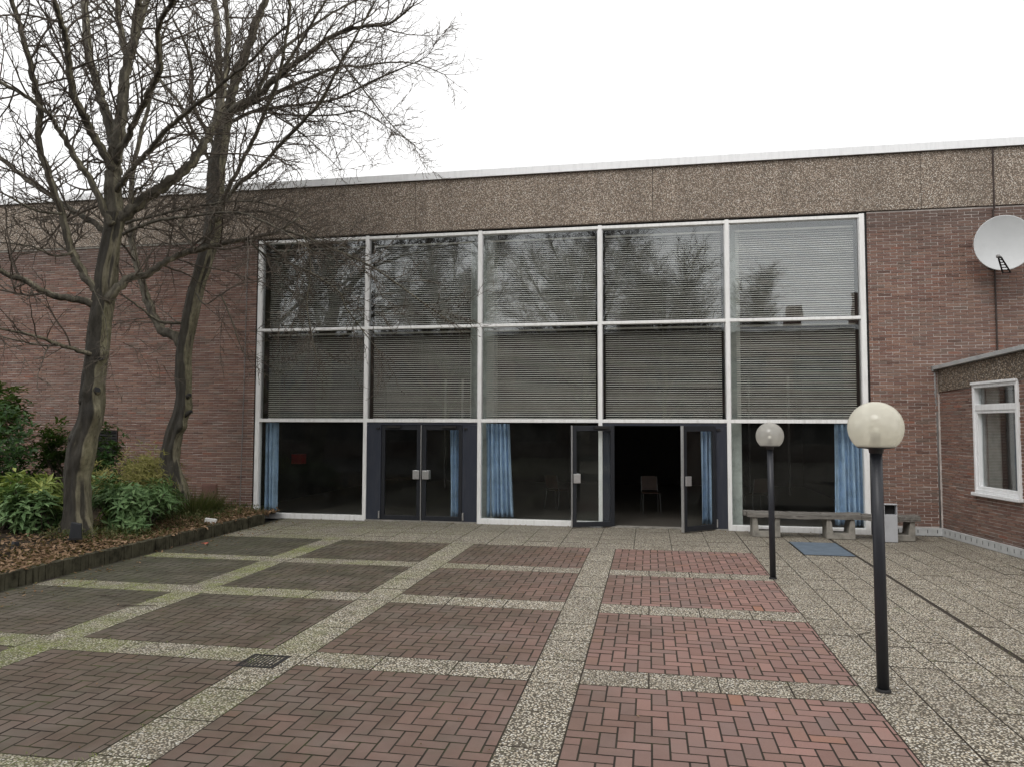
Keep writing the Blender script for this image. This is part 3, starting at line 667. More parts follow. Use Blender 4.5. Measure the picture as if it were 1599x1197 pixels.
# litter bin
bn = empty('litter_bin', (4.1, 14.02, 0), label='grey metal litter bin with open slot standing before the bench', cat='bin')
x0, x1, y0, y1 = 3.985, 4.2, 13.9, 14.03
b = MB(); b.box(x0, x1, y0, y1, 0, .47).build('bin_body', M['bin'], bn, bevel=.006)
for xs in (x0, x1-.012): MB().box(xs, xs+.012, y0+.01, y1, .47, .635).build('bin_side', M['bin'], bn)
MB().box(x0+.012, x1-.012, y1-.012, y1, .47, .635).build('bin_back', M['dark'], bn)
MB().box(x0-.004, x1+.004, y0-.004, y1+.004, .636, .652).build('bin_lid', M['bin'], bn, bevel=.004)
# satellite dish on a wall arm
dc = Vector((6.2, 14.36, 5.235)); de = empty('satellite_dish', (6.25, D-.02, 4.6), label='round white satellite dish on the brick wall above the low wing', cat='satellite dish')
Mdish = Matrix.Translation(dc) @ Matrix.Rotation(R(-10), 4, 'Z') @ Matrix.Rotation(R(90+4), 4, 'X')       # local +z looks to the court
d = MB(); prof = [(0.0005, -.075)]+[(.475*k/14, -.075+.075*(k/14)**2) for k in range(1, 15)]+[(.488, .004), (.488, -.006), (.47, -.008)]+[(.47*(1-k/10)+.0005, -.09+.082*(1-k/10)**2) for k in range(1, 11)]
d.lathe(prof, (0, 0, 0), 56); d.v = [tuple(Mdish @ Vector((v[0]*.955, v[1], v[2]))) for v in d.v]; d.build('reflector', M['dish'], de, smooth=True)
a = MB(); P0 = Mdish @ Vector((.03, -.53, .02)); P1 = Mdish @ Vector((-.16, -.3, .4))
for sx in (-.045, .045):
    a.tube([P0+Vector((sx*1.4, 0, 0)), P1+Vector((sx*.5, 0, 0))], .015, 6)
for k in range(7):
    q = P0.lerp(P1, k/6); w = .063*(1-.62*k/6); a.tube([q-Vector((w, 0, 0)), q+Vector((w, 0, 0))], .01, 5)
a.build('feed_arm', M['iron'], de); MB().tube([P1, P1+Vector((0, .06, .03))], [.026, .034], 12).build('feed_horn', M['pipe'], de)
MB().tube([(6.25, D+.0, 4.95), (6.25, D-.22, 4.95), (6.24, D-.26, 5.0), (6.22, D-.28, 5.3)], .024, 10).build('wall_arm', M['iron'], de, smooth=True)
MB().box(6.17, 6.33, D-.03, D-.005, 4.86, 5.04).build('wall_plate', M['iron'], de)
# garden floodlights, white box and wrapper
def flood(x, y, z, s, rz, lab):
    e = empty('floodlight', (x, y, z), label=lab, cat='floodlight', group='floodlights in the planting bed')
    Mx = Matrix.Translation((x, y, z)) @ Matrix.Rotation(rz, 4, 'Z')
    MB().tube([Mx @ Vector((0, 0, -.1)), Mx @ Vector((0, 0, .1*s))], .014, 8).build('stake', M['iron'], e)
    MB().prism([(-.085*s, .08*s), (.085*s, .08*s), (.075*s, .3*s), (-.06*s, .33*s)], -.06*s, .06*s, Mx @ Matrix.Rotation(R(90), 4, 'X')).build('housing', M['flood'], e, bevel=.008)
    MB().box(-.1*s, .1*s, -.075*s, -.062*s, .07*s, .1*s, Mx).build('bracket', M['iron'], e)
flood(-8.5, 9.9, .19, 1.0, R(35), 'black box floodlight on a stake at the foot of the big tree')
flood(-8.92, 9.25, .14, .55, R(80), 'low dark floodlight in the leaves at the left edge')
MB().box(-.1, .1, -.05, .05, 0, .11, Matrix.Translation((-7.93, 12.5, .16)) @ Matrix.Rotation(R(20), 4, 'Z') @ Matrix.Rotation(R(9), 4, 'Y')).build('white_box', M['white'], label='small tilted white plastic box lying on the leaf litter', cat='box', bevel=.008)
w = MB(); rs = random.Random(3)
for i in range(4):
    for j in range(3): w.v.append((-7.35+i*.035, 11.35+j*.03, .004+rs.uniform(0, .03)))
for i in range(3):
    for j in range(2): q = i*3+j; w.f.append((q, q+3, q+4, q+1))
o = w.build('crumpled_wrapper', M['orange'], label='crumpled orange wrapper on the dark paving by the kerb', cat='litter'); s = o.modifiers.new('t', 'SOLIDIFY'); s.thickness = .003

# ================================================================ TREES (traced limbs, grown twigs)
T1=[
 [(-9.05,10.6,0.13,0.3299),(-9.06,10.6,0.27,0.2785),(-9.07,10.6,0.56,0.248),(-9.09,10.6,0.97,0.2381),(-9.06,10.6,1.43,0.2437),(-8.98,10.6,1.8,0.2335),(-8.9,10.6,2.11,0.2231),(-8.87,10.6,2.63,0.2132),(-8.84,10.6,3.1,0.2083),(-8.77,10.6,3.73,0.1931),(-8.72,10.6,4.3,0.2091),(-8.67,10.6,4.72,0.1832),(-8.62,10.6,5.04,0.1781),(-8.57,10.6,5.42,0.1992)],
 [(-8.55,10.6,5.37,0.1677),(-8.64,10.62,5.78,0.158),(-8.67,10.66,6.16,0.1429),(-8.68,10.7,6.53,0.1277),(-8.66,10.74,6.92,0.1069),(-8.65,10.79,7.3,0.1021),(-8.68,10.85,7.69,0.0974),(-8.67,10.9,8.16,0.0925)],
 [(-8.67,10.9,8.14,0.0653),(-8.9,11.02,8.62,0.0608),(-9.17,11.2,9.44,0.0564)],
 [(-8.67,10.9,8.14,0.0707),(-8.55,10.88,8.44,0.0688),(-8.47,10.84,8.93,0.0668),(-8.42,10.8,9.13,0.0648)],
 [(-8.77,10.55,3.89,0.0728),(-8.95,10.41,3.95,0.066),(-9.3,10.2,4.02,0.0591),(-9.47,9.96,4.15,0.0521),(-9.81,9.69,4.33,0.0453),(-10.03,9.4,4.39,0.0386)],
 [(-8.7,10.5,4.13,0.0777),(-8.83,10.46,4.2,0.0746),(-8.99,10.41,4.45,0.0716),(-9.12,10.35,4.75,0.0684),(-9.29,10.28,5.36,0.0654),(-9.48,10.21,5.95,0.0624),(-9.64,10.13,6.46,0.0593),(-9.54,10.05,6.84,0.0559),(-9.55,9.97,7.22,0.0526),(-9.56,9.88,7.52,0.0494),(-9.65,9.79,8.05,0.0463),(-9.69,9.7,8.34,0.0431),(-9.72,9.6,8.57,0.0399)],
 [(-8.76,10.5,3.08,0.0464),(-8.93,10.31,3.15,0.0397),(-9.02,10.04,3.21,0.0329),(-9.15,9.73,3.31,0.0263),(-9.45,9.38,3.39,0.0199),(-9.39,9.0,3.39,0.0137)],
 [(-8.98,10.0,3.2,0.0199),(-9.25,9.84,3.2,0.0148),(-9.67,9.6,3.31,0.0097)],
 [(-8.64,10.55,3.98,0.0883),(-8.51,10.6,4.15,0.081),(-8.38,10.68,4.34,0.0739),(-8.12,10.78,4.44,0.0666),(-7.86,10.88,4.64,0.0593),(-7.61,10.99,4.8,0.052),(-7.11,11.11,4.95,0.0444),(-6.6,11.24,5.07,0.0368),(-6.1,11.37,5.22,0.0292),(-5.78,11.5,5.46,0.0216)],
 [(-6.02,11.4,5.24,0.0269),(-5.69,11.47,5.13,0.0246),(-5.41,11.56,5.02,0.0224),(-5.03,11.68,4.86,0.0201),(-4.56,11.81,4.63,0.0179),(-4.12,11.94,4.32,0.0156),(-3.78,12.09,4.06,0.0134),(-3.59,12.24,3.92,0.0112),(-3.41,12.4,3.78,0.0089)],
 [(-6.25,11.3,4.77,0.0214),(-5.72,11.35,4.6,0.0191),(-5.36,11.42,4.41,0.0168),(-5.05,11.5,4.18,0.0146),(-4.98,11.6,3.95,0.0125),(-4.76,11.69,3.63,0.0103),(-4.47,11.8,3.23,0.0081)],
 [(-6.61,11.25,5.07,0.0214),(-6.25,11.3,4.77,0.0187)],
 [(-5.68,11.45,5.12,0.0161),(-5.58,11.46,4.91,0.0141),(-5.56,11.47,4.47,0.0122),(-5.61,11.48,3.98,0.0103),(-5.5,11.49,3.4,0.0083),(-5.43,11.5,3.09,0.0064)],
 [(-8.51,10.6,5.3,0.1099),(-8.3,10.66,5.49,0.1034),(-8.14,10.75,5.69,0.0971),(-7.82,10.85,5.96,0.0907),(-7.52,10.96,6.26,0.0843),(-7.38,11.09,6.62,0.0781),(-7.28,11.22,6.95,0.0718),(-7.2,11.35,7.45,0.0655),(-7.22,11.5,8.14,0.0592),(-7.28,11.65,8.92,0.0527),(-7.45,11.8,9.61,0.0461)],
 [(-8.59,10.6,6.12,0.0842),(-8.7,10.51,6.33,0.0792),(-8.86,10.37,6.71,0.0741),(-8.9,10.21,6.96,0.0687),(-8.94,10.03,7.23,0.0634),(-8.87,9.84,7.59,0.0581),(-8.74,9.64,7.88,0.0527),(-8.67,9.42,8.06,0.0475),(-8.58,9.2,8.22,0.0424)],
 [(-8.69,10.7,6.58,0.0958),(-8.85,10.8,6.8,0.0915),(-9.11,10.94,7.32,0.0876),(-9.45,11.11,7.95,0.0838),(-9.77,11.29,8.56,0.0798),(-10.03,11.49,9.3,0.0757),(-10.26,11.7,9.84,0.0713)],
 [(-8.53,10.5,5.2,0.0727),(-8.64,10.45,5.38,0.0674),(-8.79,10.37,5.81,0.062),(-8.96,10.28,6.11,0.0567),(-9.08,10.18,6.39,0.0513),(-9.23,10.07,6.69,0.0459),(-9.32,9.95,6.88,0.0405),(-9.61,9.83,7.13,0.0353),(-9.96,9.7,7.31,0.0301)],
 [(-8.81,10.7,5.13,0.0583),(-9.12,10.79,5.35,0.0554),(-9.61,10.92,5.59,0.0528),(-10.09,11.07,5.85,0.0501),(-10.87,11.23,6.32,0.0476),(-11.65,11.41,6.83,0.0449),(-12.28,11.6,7.21,0.042)],
 [(-8.6,10.6,6.19,0.0632),(-8.48,10.52,6.39,0.0606),(-8.24,10.41,6.6,0.0579),(-7.98,10.29,6.85,0.0551),(-7.69,10.14,7.12,0.0522),(-7.44,9.99,7.3,0.0494),(-7.27,9.83,7.4,0.0467),(-7.18,9.66,7.61,0.044),(-7.05,9.48,7.8,0.0414),(-6.78,9.29,7.92,0.0387),(-6.54,9.1,7.95,0.0361)],
 [(-8.61,10.6,5.78,0.0578),(-8.44,10.52,5.84,0.0536),(-8.13,10.4,6.07,0.0493),(-7.72,10.27,6.31,0.045),(-7.32,10.11,6.53,0.0407),(-6.85,9.95,6.73,0.0365),(-6.38,9.78,6.88,0.0323),(-5.93,9.59,7.02,0.0283),(-5.49,9.4,7.14,0.0245),(-5.15,9.2,7.25,0.0208),(-4.74,9.0,7.35,0.0172)],
 [(-8.38,10.6,5.24,0.0313),(-8.2,10.64,5.31,0.0279),(-7.63,10.7,5.43,0.0243),(-7.13,10.76,5.53,0.0208),(-6.42,10.84,5.59,0.0173),(-5.91,10.92,5.5,0.0138),(-5.51,11.0,5.37,0.0103)],
 [(-8.34,10.5,5.04,0.0362),(-8.14,10.47,5.11,0.0323),(-7.57,10.42,5.22,0.0283),(-7.01,10.37,5.24,0.0244),(-6.28,10.31,5.25,0.0204),(-5.85,10.24,5.11,0.0167),(-5.39,10.17,4.88,0.013),(-4.84,10.1,4.51,0.0094)],
 [(-8.53,10.7,5.33,0.0317),(-8.34,10.63,5.46,0.0275),(-8.18,10.54,5.74,0.0234),(-7.93,10.42,5.79,0.0192),(-7.61,10.3,6.02,0.0152)],
 [(-9.03,10.25,4.72,0.0256),(-9.25,10.12,4.64,0.0203),(-9.48,9.93,4.75,0.015),(-9.84,9.7,4.78,0.0099)],
 [(-9.12,10.1,5.3,0.0254),(-9.4,9.93,5.31,0.0209),(-9.63,9.69,5.45,0.0165),(-9.57,9.4,5.46,0.012)],
 [(-8.69,10.3,4.14,0.0102),(-8.41,10.26,3.62,0.0076),(-8.28,10.2,3.0,0.005)],
]
T2=[
 [(-9.23,13.5,0.15,0.3582),(-9.24,13.5,0.35,0.2945),(-9.29,13.5,0.67,0.2437),(-9.42,13.5,1.05,0.2123),(-9.47,13.5,1.34,0.1998),(-9.4,13.5,1.75,0.1999),(-9.25,13.5,2.27,0.187),(-9.22,13.5,2.69,0.1808),(-9.25,13.5,3.43,0.1813),(-9.16,13.5,3.98,0.1815),(-9.0,13.5,4.72,0.1816),(-8.83,13.5,5.28,0.1881),(-8.69,13.5,5.8,0.1947),(-8.62,13.5,6.43,0.1949),(-8.61,13.5,7.13,0.1954),(-8.55,13.5,7.56,0.1826),(-8.5,13.5,7.94,0.1631)],
 [(-8.56,13.5,7.91,0.0979),(-8.63,13.56,8.45,0.092),(-8.71,13.65,8.98,0.0862),(-8.81,13.76,9.72,0.0804),(-8.95,13.87,10.5,0.0746),(-9.11,14.0,11.05,0.0686)],
 [(-8.47,13.5,7.9,0.1239),(-8.41,13.48,8.17,0.1173),(-8.31,13.45,8.64,0.1171),(-8.16,13.42,9.05,0.1038),(-7.96,13.38,9.46,0.097),(-7.75,13.34,10.0,0.0903),(-7.52,13.3,10.48,0.0771)],
 [(-8.45,13.5,8.14,0.1044),(-8.27,13.4,8.3,0.093),(-7.67,13.25,8.45,0.0812),(-7.13,13.08,8.72,0.0696),(-6.71,12.89,8.84,0.0584),(-5.9,12.69,9.18,0.0473),(-5.18,12.47,9.24,0.0366),(-4.52,12.24,9.12,0.0264),(-4.0,12.0,9.25,0.0167)],
 [(-8.4,13.5,8.27,0.0522),(-7.81,13.55,8.51,0.0468),(-7.16,13.63,8.8,0.0414),(-6.51,13.72,9.08,0.0361),(-6.09,13.82,9.24,0.0309),(-5.68,13.93,9.26,0.0257),(-5.27,14.05,9.36,0.0204),(-4.63,14.17,9.34,0.0151),(-4.07,14.3,9.13,0.0098)],
 [(-8.51,13.6,8.12,0.046),(-7.78,13.51,8.31,0.0394),(-6.79,13.38,8.31,0.0328),(-5.91,13.23,8.3,0.0264),(-5.06,13.07,8.54,0.0203),(-4.41,12.89,8.64,0.0144),(-3.97,12.7,8.68,0.0088)],
 [(-8.53,13.4,6.06,0.0515),(-8.3,13.28,6.37,0.0489),(-7.82,13.11,6.73,0.046),(-7.41,12.91,6.85,0.0432),(-6.77,12.69,7.27,0.0402),(-6.31,12.45,7.47,0.0374),(-5.81,12.2,7.72,0.0346)],
 [(-7.77,13.5,8.3,0.0259),(-7.02,13.4,8.13,0.0225),(-6.05,13.26,7.99,0.0191),(-5.41,13.09,7.95,0.0159),(-4.99,12.91,7.68,0.0128),(-4.67,12.71,7.42,0.0098),(-4.19,12.5,7.05,0.0069)],
 [(-8.59,13.4,6.2,0.0516),(-8.35,13.31,6.47,0.0491),(-7.97,13.19,6.98,0.0464),(-7.62,13.04,7.42,0.0437),(-7.3,12.88,7.8,0.0411),(-7.0,12.7,8.2,0.0385),(-6.73,12.51,8.59,0.0359),(-6.55,12.32,8.96,0.0334),(-6.36,12.11,9.44,0.031),(-6.28,11.9,9.54,0.0286)],
 [(-9.25,13.5,3.5,0.1231),(-9.49,13.54,3.77,0.1156),(-9.82,13.6,3.9,0.1082),(-10.14,13.67,4.33,0.1008),(-10.34,13.74,4.72,0.0931),(-10.58,13.82,5.21,0.0854),(-10.8,13.91,5.63,0.0775),(-10.93,14.0,6.41,0.0695),(-11.01,14.09,7.01,0.0613),(-10.99,14.19,7.98,0.0529),(-10.79,14.3,9.11,0.0443),(-10.72,14.4,9.84,0.0356)],
 [(-9.19,13.5,3.93,0.0389),(-9.24,13.4,4.01,0.0338),(-9.63,13.26,4.03,0.0289),(-9.92,13.09,4.27,0.0239),(-10.19,12.9,4.51,0.019)],
 [(-8.96,13.4,4.65,0.0193),(-8.66,13.28,4.36,0.0162),(-8.21,13.12,4.51,0.0131),(-7.76,12.92,4.65,0.0101),(-7.24,12.7,4.65,0.0072)],
 [(-8.27,13.2,4.53,0.0189),(-7.98,13.13,4.01,0.015),(-7.72,13.02,3.49,0.0111),(-7.38,12.9,3.11,0.0073)],
 [(-8.75,13.6,5.4,0.0392),(-9.1,13.68,5.5,0.0346),(-9.48,13.8,5.88,0.0301),(-9.74,13.94,6.2,0.0254),(-9.55,14.1,6.51,0.0205)],
 [(-8.62,13.5,7.09,0.0456),(-9.09,13.56,7.81,0.0422),(-9.54,13.65,8.55,0.0388),(-10.08,13.76,9.19,0.0353),(-10.64,13.87,9.79,0.0317),(-11.31,14.0,10.41,0.0281)],
 [(-8.64,13.6,7.52,0.046),(-8.92,13.48,8.03,0.0419),(-9.08,13.3,8.5,0.0377),(-8.95,13.09,9.05,0.0333),(-8.95,12.85,9.46,0.0291),(-9.06,12.6,9.85,0.0249)],
 [(-7.64,13.2,8.42,0.0254),(-7.24,13.05,8.06,0.0206),(-6.59,12.83,7.61,0.0158),(-5.94,12.58,7.04,0.0112),(-5.43,12.3,6.55,0.0069)],
 [(-5.81,12.5,9.07,0.0237),(-5.53,12.45,8.64,0.0202),(-5.13,12.38,8.15,0.0167),(-4.72,12.29,7.61,0.0132),(-4.32,12.2,7.14,0.0099),(-3.99,12.1,6.85,0.0067)],
 [(-8.59,13.4,6.07,0.0387),(-8.28,13.49,6.17,0.0336),(-7.79,13.61,6.28,0.0285),(-7.16,13.76,6.1,0.0234),(-6.54,13.92,5.76,0.0182),(-6.06,14.1,5.61,0.0131)],
 [(-7.08,13.0,8.67,0.0435),(-6.69,12.98,9.19,0.0371),(-6.35,12.94,9.65,0.0308),(-6.01,12.9,10.1,0.0245)],
 [(-7.64,13.2,8.42,0.0444),(-7.28,13.32,9.28,0.0383),(-6.82,13.48,9.79,0.0322),(-6.24,13.68,10.3,0.0259),(-5.78,13.9,10.65,0.0196)],
]

def rv(rs): 
    while 1:
        v = Vector((rs.uniform(-1, 1), rs.uniform(-1, 1), rs.uniform(-1, 1)))
        if .05 < v.length < 1: return v.normalized()
def wander(rs, p, d, length, nseg, bend, up):
    pts = [p.copy()]; d = d.copy()
    for i in range(nseg):
        d = (d+rv(rs)*bend+Vector((0, 0, up))).normalized(); p = p+d*(length/nseg); pts.append(p.copy())
    return pts
def clearwall(pts):      # keep twigs in front of the hall
    for q in pts:
        if q.z < 7.4 and q.y > 14.72: q.y = 14.72-(q.y-14.72)*.3
    return pts
def grow(tw, rs, p, d, length, r, lvl, up):
    ns = (9, 6, 4, 3)[lvl]; pts = clearwall(wander(rs, p, d, length, ns, (.2, .28, .34, .4)[lvl], up))
    rad = [r*(1-.72*i/ns) for i in range(ns+1)]; tw.tube(pts, rad, (5, 4, 3, 3)[lvl], cap=False)
    if lvl >= 3: return
    spac = (.15, .1, .085)[lvl]; n = int(length/spac)
    for k in range(n):
        f = (k+.6+rs.uniform(-.3, .3))/n
        if f < .12: continue
        i = min(ns-1, int(f*ns)); q = pts[i].lerp(pts[i+1], f*ns-i); t = (pts[i+1]-pts[i]).normalized()
        dd = (t*rs.uniform(.55, 1.0)+rv(rs).cross(t).normalized()*rs.uniform(.5, .95)+Vector((0, 0, rs.uniform(-.1, .12)))).normalized()
        L = length*rs.uniform(.28, .5)*(1.05-.55*f)
        if lvl == 2: L = min(L, .22)
        if L < .05: continue
        grow(tw, rs, q, dd, L, max((.0058, .0042, .0033)[lvl], r*.5), lvl+1, up*.6)
def knot(p, d, r): return 1+.16*mnoise.noise((p.x*2+d.x*1.6, p.y*2+d.y*1.6, p.z*1.3))+.11*mnoise.noise((p.x*5+d.x*3, p.y*5+d.y*3, p.z*3))
def tree(traced, seed, base, lab, burls, dens):
    rs = random.Random(seed); e = empty('bare_tree', base, label=lab, cat='tree'); tw = MB()
    for li, P in enumerate(traced):
        sm = crom(P, 14 if li == 0 else 5); pts = [Vector(q[:3]) for q in sm]; rad = [max(q[3]*(.8 if li == 0 else .86), .006) for q in sm]
        if li == 0:
            def wob(p, d, r, bl=burls):
                h = max(0, 1-(p.z-.15)/.55); a = math.atan2(d.y, d.x)
                k = knot(p, d, r)+.07*math.cos(a*7+1.5*math.sin(p.z*1.7))+h*h*.55*max(0, math.cos(a*5+.7))**1.5+.07*math.cos(a*3+p.z*1.1)+.05*mnoise.noise((a*2.2, p.z*6, 2))+.06*mnoise.noise((math.cos(a)*3, math.sin(a)*3, p.z*1.6))
                for (bz, ba, bh, bs) in bl:
                    da = abs((a-ba+math.pi) % (2*math.pi)-math.pi); k += bh*math.exp(-(p.z-bz)**2/(2*bs*bs)-da*da/.32)
                return k
            MB().tube(pts, rad, 40, True, wob).build('trunk', M['bark'], e, smooth=True)
            continue
        end = pts[-1]
        out = rad[-1] > .024
        if out:                              # the limb carries on beyond the picture
            d = (pts[-1]-pts[-4]).normalized(); ext = wander(rs, end, d, rs.uniform(2.2, 3.6), 9, .13, .05)[1:]
            r1 = rad[-1]; pts += ext; rad += [max(.008, r1*(1-.85*(k+1)/9)) for k in range(9)]
        for q in range(2, len(pts)-1): pts[q] = pts[q]+rv(rs)*min(.022, rad[q]*.38)
        MB().tube(pts, rad, 12 if rad[0] > .05 else 8, True, knot).build('limb', M['limbbark'], e, smooth=True)
        # side shoots
        acc = 0; tot = sum((pts[k+1]-pts[k]).length for k in range(len(pts)-1)); run_ = 0
        for k in range(len(pts)-1):
            sg = (pts[k+1]-pts[k]).length; run_ += sg; acc += sg; f = run_/tot
            if f < .14: acc = min(acc, .2)
            sp = dens*(1.0 if rad[k] > .03 else .72)
            while acc > sp and f > .1:
                acc -= sp*rs.uniform(.75, 1.3)
                if pts[k].z > 9.6 and rs.random() < .5: continue
                t = (pts[k+1]-pts[k]).normalized()
                dd = (t*rs.uniform(.45, 1.0)+rv(rs).cross(t).normalized()*rs.uniform(.6, 1)+Vector((.12, 0, rs.uniform(-.12, .22)))).normalized()
                if pts[k].z < 4.6 and rs.random() < .4: continue
                L = rs.uniform(.5, 1.5)**1.35*(1.12-.35*f)
                grow(tw, rs, pts[k].copy(), dd, L, min(rad[k]*.5, .0075+.0075*L*rs.uniform(.6, 1.3)), 1 if L < .6 else 0, rs.choice((-.05, .0, .03, .06)))
        t = (pts[-1]-pts[-2]).normalized()
        for _ in range(3): grow(tw, rs, pts[-1].copy(), (t+rv(rs)*.5).normalized(), rs.uniform(.4, .9), min(rad[-1]*.8, .009), 0, .0)
    tw.build('twigs', M['twig'], e, kind='stuff')
    return e, len(tw.f)
e1, c1 = tree(T1, 11, (-9.05, 10.6, .15), 'larger bare tree with mossy forked trunk and knots, nearest the kerb', [(2.2, -.6, .5, .1), (2.5, -1.3, .35, .08), (1.75, 2.9, .5, .1), (3.15, -.3, .5, .1), (1.5, -1.0, .3, .13), (1.2, 3.0, .3, .15), (2.6, 2.9, .25, .2), (3.7, -1.6, .3, .15)], .125)
e2, c2 = tree(T2, 23, (-9.5, 13.5, .15), 'slimmer bare tree beside the brick wall, behind the larger one', [(2.0, -.4, .7, .08), (2.35, -.2, .5, .1), (2.9, 2.9, .3, .12), (1.2, 3.0, .3, .15), (1.5, -1.2, .3, .1)], .14)
# sawn-off limb stubs with black end caps
def stub(e, p, d, r, L):
    p, d = Vector(p), Vector(d).normalized(); MB().tube([p-d*.12, p, p+d*L*.6, p+d*L], [r*1.5, r*1.25, r*1.05, r*.95], 14, True, knot).build('limb_stub', M['bark'], e, smooth=True)
    MB().tube([p+d*(L-.002), p+d*(L+.006)], [r*.8, r*.7], 12).build('stub_end', M['dark'], e)
stub(e1, (-8.76, 10.52, 2.5), (.8, -.45, .4), .06, .09); stub(e1, (-8.8, 10.48, 2.22), (.6, -.8, -.1), .055, .02); stub(e1, (-9.0, 10.5, 2.35), (-.8, -.6, .1), .05, .03)
stub(e1, (-8.83, 10.46, 3.12), (-.1, -1, .1), .045, .03); stub(e1, (-8.7, 10.52, 3.05), (.8, -.5, -.1), .055, .05); stub(e1, (-9.14, 10.48, 1.75), (-.75, -.65, 0), .06, .03)
stub(e2, (-9.07, 13.42, 2.2), (.85, -.3, .35), .04, .12); stub(e2, (-9.06, 13.42, 2.55), (.85, -.3, .4), .045, .05)
# the bare tree across the court whose crown the glass front mirrors
def free_tree(base, H, seed, lab, n=13, spread=.62, r0=.2):
    rs = random.Random(seed); e = empty('bare_tree', base, label=lab, cat='tree'); b = Vector(base); tw = MB()
    tp = [b+Vector((.04*math.sin(k*1.3), .05*math.cos(k), H*.62*k/10)) for k in range(11)]
    MB().tube(tp, [r0*(1.25 if k == 0 else 1-.06*k) for k in range(11)], 14, True, knot).build('trunk', M['bark'], e, smooth=True)
    for i in range(n):
        f = .3+.7*i/n; p = tp[0].lerp(tp[-1], f); a = i*2.4+rs.uniform(-.3, .3)
        d = Vector((math.cos(a)*spread, math.sin(a)*spread, rs.uniform(.55, .95))).normalized(); L = H*rs.uniform(.34, .46)*(1.15-.3*f)
        pts = wander(rs, p, d, L, 12, .12, .06); r = r0*.42*(1.2-.6*f)
        rd = [max(.008, r*(1-.9*k/12)) for k in range(13)]; MB().tube(pts, rd, 8, True).build('limb', M['bark'], e, smooth=True)
        for k in range(3, 12):
            for _ in range(5):
                t = (pts[k+1 if k < 12 else 12]-pts[k-1]).normalized()
                grow(tw, rs, pts[k].copy(), (t*.7+rv(rs)*.8+Vector((0, 0, .15))).normalized(), rs.uniform(.8, 2.0), .016, 1, .03)
    tw.build('twigs', M['twig'], e, kind='stuff')
free_tree((-3.0, -5.0, -.05), 13.5, 5, 'tall bare tree across the court, mirrored in the middle upper panes', 20, .75, .26)
free_tree((-9.5, -4.0, -.05), 13, 17, 'bare tree across the court, mirrored in the left upper panes', 18, .75, .24)
free_tree((-16.5, -1.0, -.05), 14.5, 29, 'wide bare tree left across the court, mirrored in the leftmost pane', 22, .8, .3)
free_tree((.9, -9.0, -.05), 12.5, 37, 'slender bare tree across the court, mirrored beside the right upper pane', 18, .5, .2)
free_tree((7.7, -27.5, -.05), 14.5, 8, 'narrow bare tree beyond the opposite roof, mirrored in the right upper pane', 14, .22, .22)
# opposite range of the court, mirrored dark in the lower glass
op = empty('opposite_building', (0, -14, 0), label='dark flat-roofed block across the court, mirrored in the lower panes', cat='building')
MB().box(-34, 24, -26, -14, -.05, 7.45).build('wall', M['oppwall'], op); MB().box(-34.3, 24.3, -26.3, -13.8, 7.452, 7.7).build('roof_edge', M['coping'], op)
for (x0, y0, h) in ((8.2, -18, 9.1), (12.0, -18, 9.8)): MB().box(x0, x0+.9, y0, y0+.7, 7.71, h).build('chimney', M['oppwall'], op)
for k in range(14):
    for z0 in (1.0, 4.2):
        x0 = -32+k*4; wv = MB().box(x0, x0+2.6, -14.03, -13.99, z0, z0+1.8).build('window', M['darkglass'], op)
        MB().box(x0-.06, x0+2.66, -13.985, -13.93, z0-.08, z0-.01).build('sill', M['concrete'], wv)

# ================================================================ PLANTS
def leafmesh(mb, rs, p, d, up, L, Wd, fold=.25, droop=.2):
    d = d.normalized(); s = d.cross(up)
    s = s.normalized() if s.length > 1e-3 else d.orthogonal().normalized()
    n = s.cross(d); k = len(mb.v)
    a = p; m = p+d*L*.5+n*fold*Wd*-.5; t = p+d*L-n*droop*L
    q = p+d*L*.45
    for v in (a, q+s*Wd*.5+n*Wd*fold*.4, m, q-s*Wd*.5+n*Wd*fold*.4, t): mb.v.append((v.x, v.y, v.z))
    mb.f += [(k, k+1, k+4, k+2), (k, k+2, k+4, k+3)]
def shrub(name, base, size, n, L, Wd, mat, lab, cat, seed, stems=14, whorl=6, group=None, wild=.25):
    """stems spread from the foot and end in whorls of leaves through the whole crown volume"""
    rs = random.Random(seed); e = empty(name, base, label=lab, cat=cat, group=group); b = Vector(base); lf = MB(); st = MB()
    tips = []
    lumps = [(Vector((rs.uniform(-.75, .75)*size[0], rs.uniform(-.7, .7)*size[1], rs.uniform(.2, .82)*size[2])), rs.uniform(.28, .5)) for _ in range(9)]
    for _ in range(n//whorl):
        c, r = rs.choice(lumps); v = rv(rs)*(rs.random()**.45)
        p = b+c+Vector((v.x*r*size[0], v.y*r*size[1], v.z*r*size[2]*.75))+rv(rs)*wild*.2
        if p.z < b.z+.04: p.z = b.z+.04+rs.random()*.2
        if p.y > 14.7: p.y = 14.7-rs.random()*.3
        tips.append(p)
        o = (p-b-Vector((0, 0, size[2]*.25))).normalized(); ax = (o+Vector((0, 0, .5))+rv(rs)*.4).normalized()
        for k in range(whorl):
            q = ax.orthogonal(); q.rotate(Matrix.Rotation(k*6.283/whorl+rs.uniform(-.4, .4), 3, ax))
            d = (q*rs.uniform(.6, 1)+ax*rs.uniform(.05, .7)).normalized(); leafmesh(lf, rs, p+ax*rs.uniform(-.06, .03), d, ax, L*rs.uniform(.7, 1.2), Wd*rs.uniform(.75, 1.15), .25, rs.uniform(.05, .35))
    for _ in range(stems*3):
        t = rs.choice(tips); m = b.lerp(t, .5)+rv(rs)*.12; f = b+Vector((rs.uniform(-.4, .4)*size[0], rs.uniform(-.4, .4)*size[1], -.03))
        st.tube([f, m, t], [.014, .01, .004], 5, False)
    st.build('stems', M['twig'], e); lf.build('leaves', M[mat], e, kind='stuff')
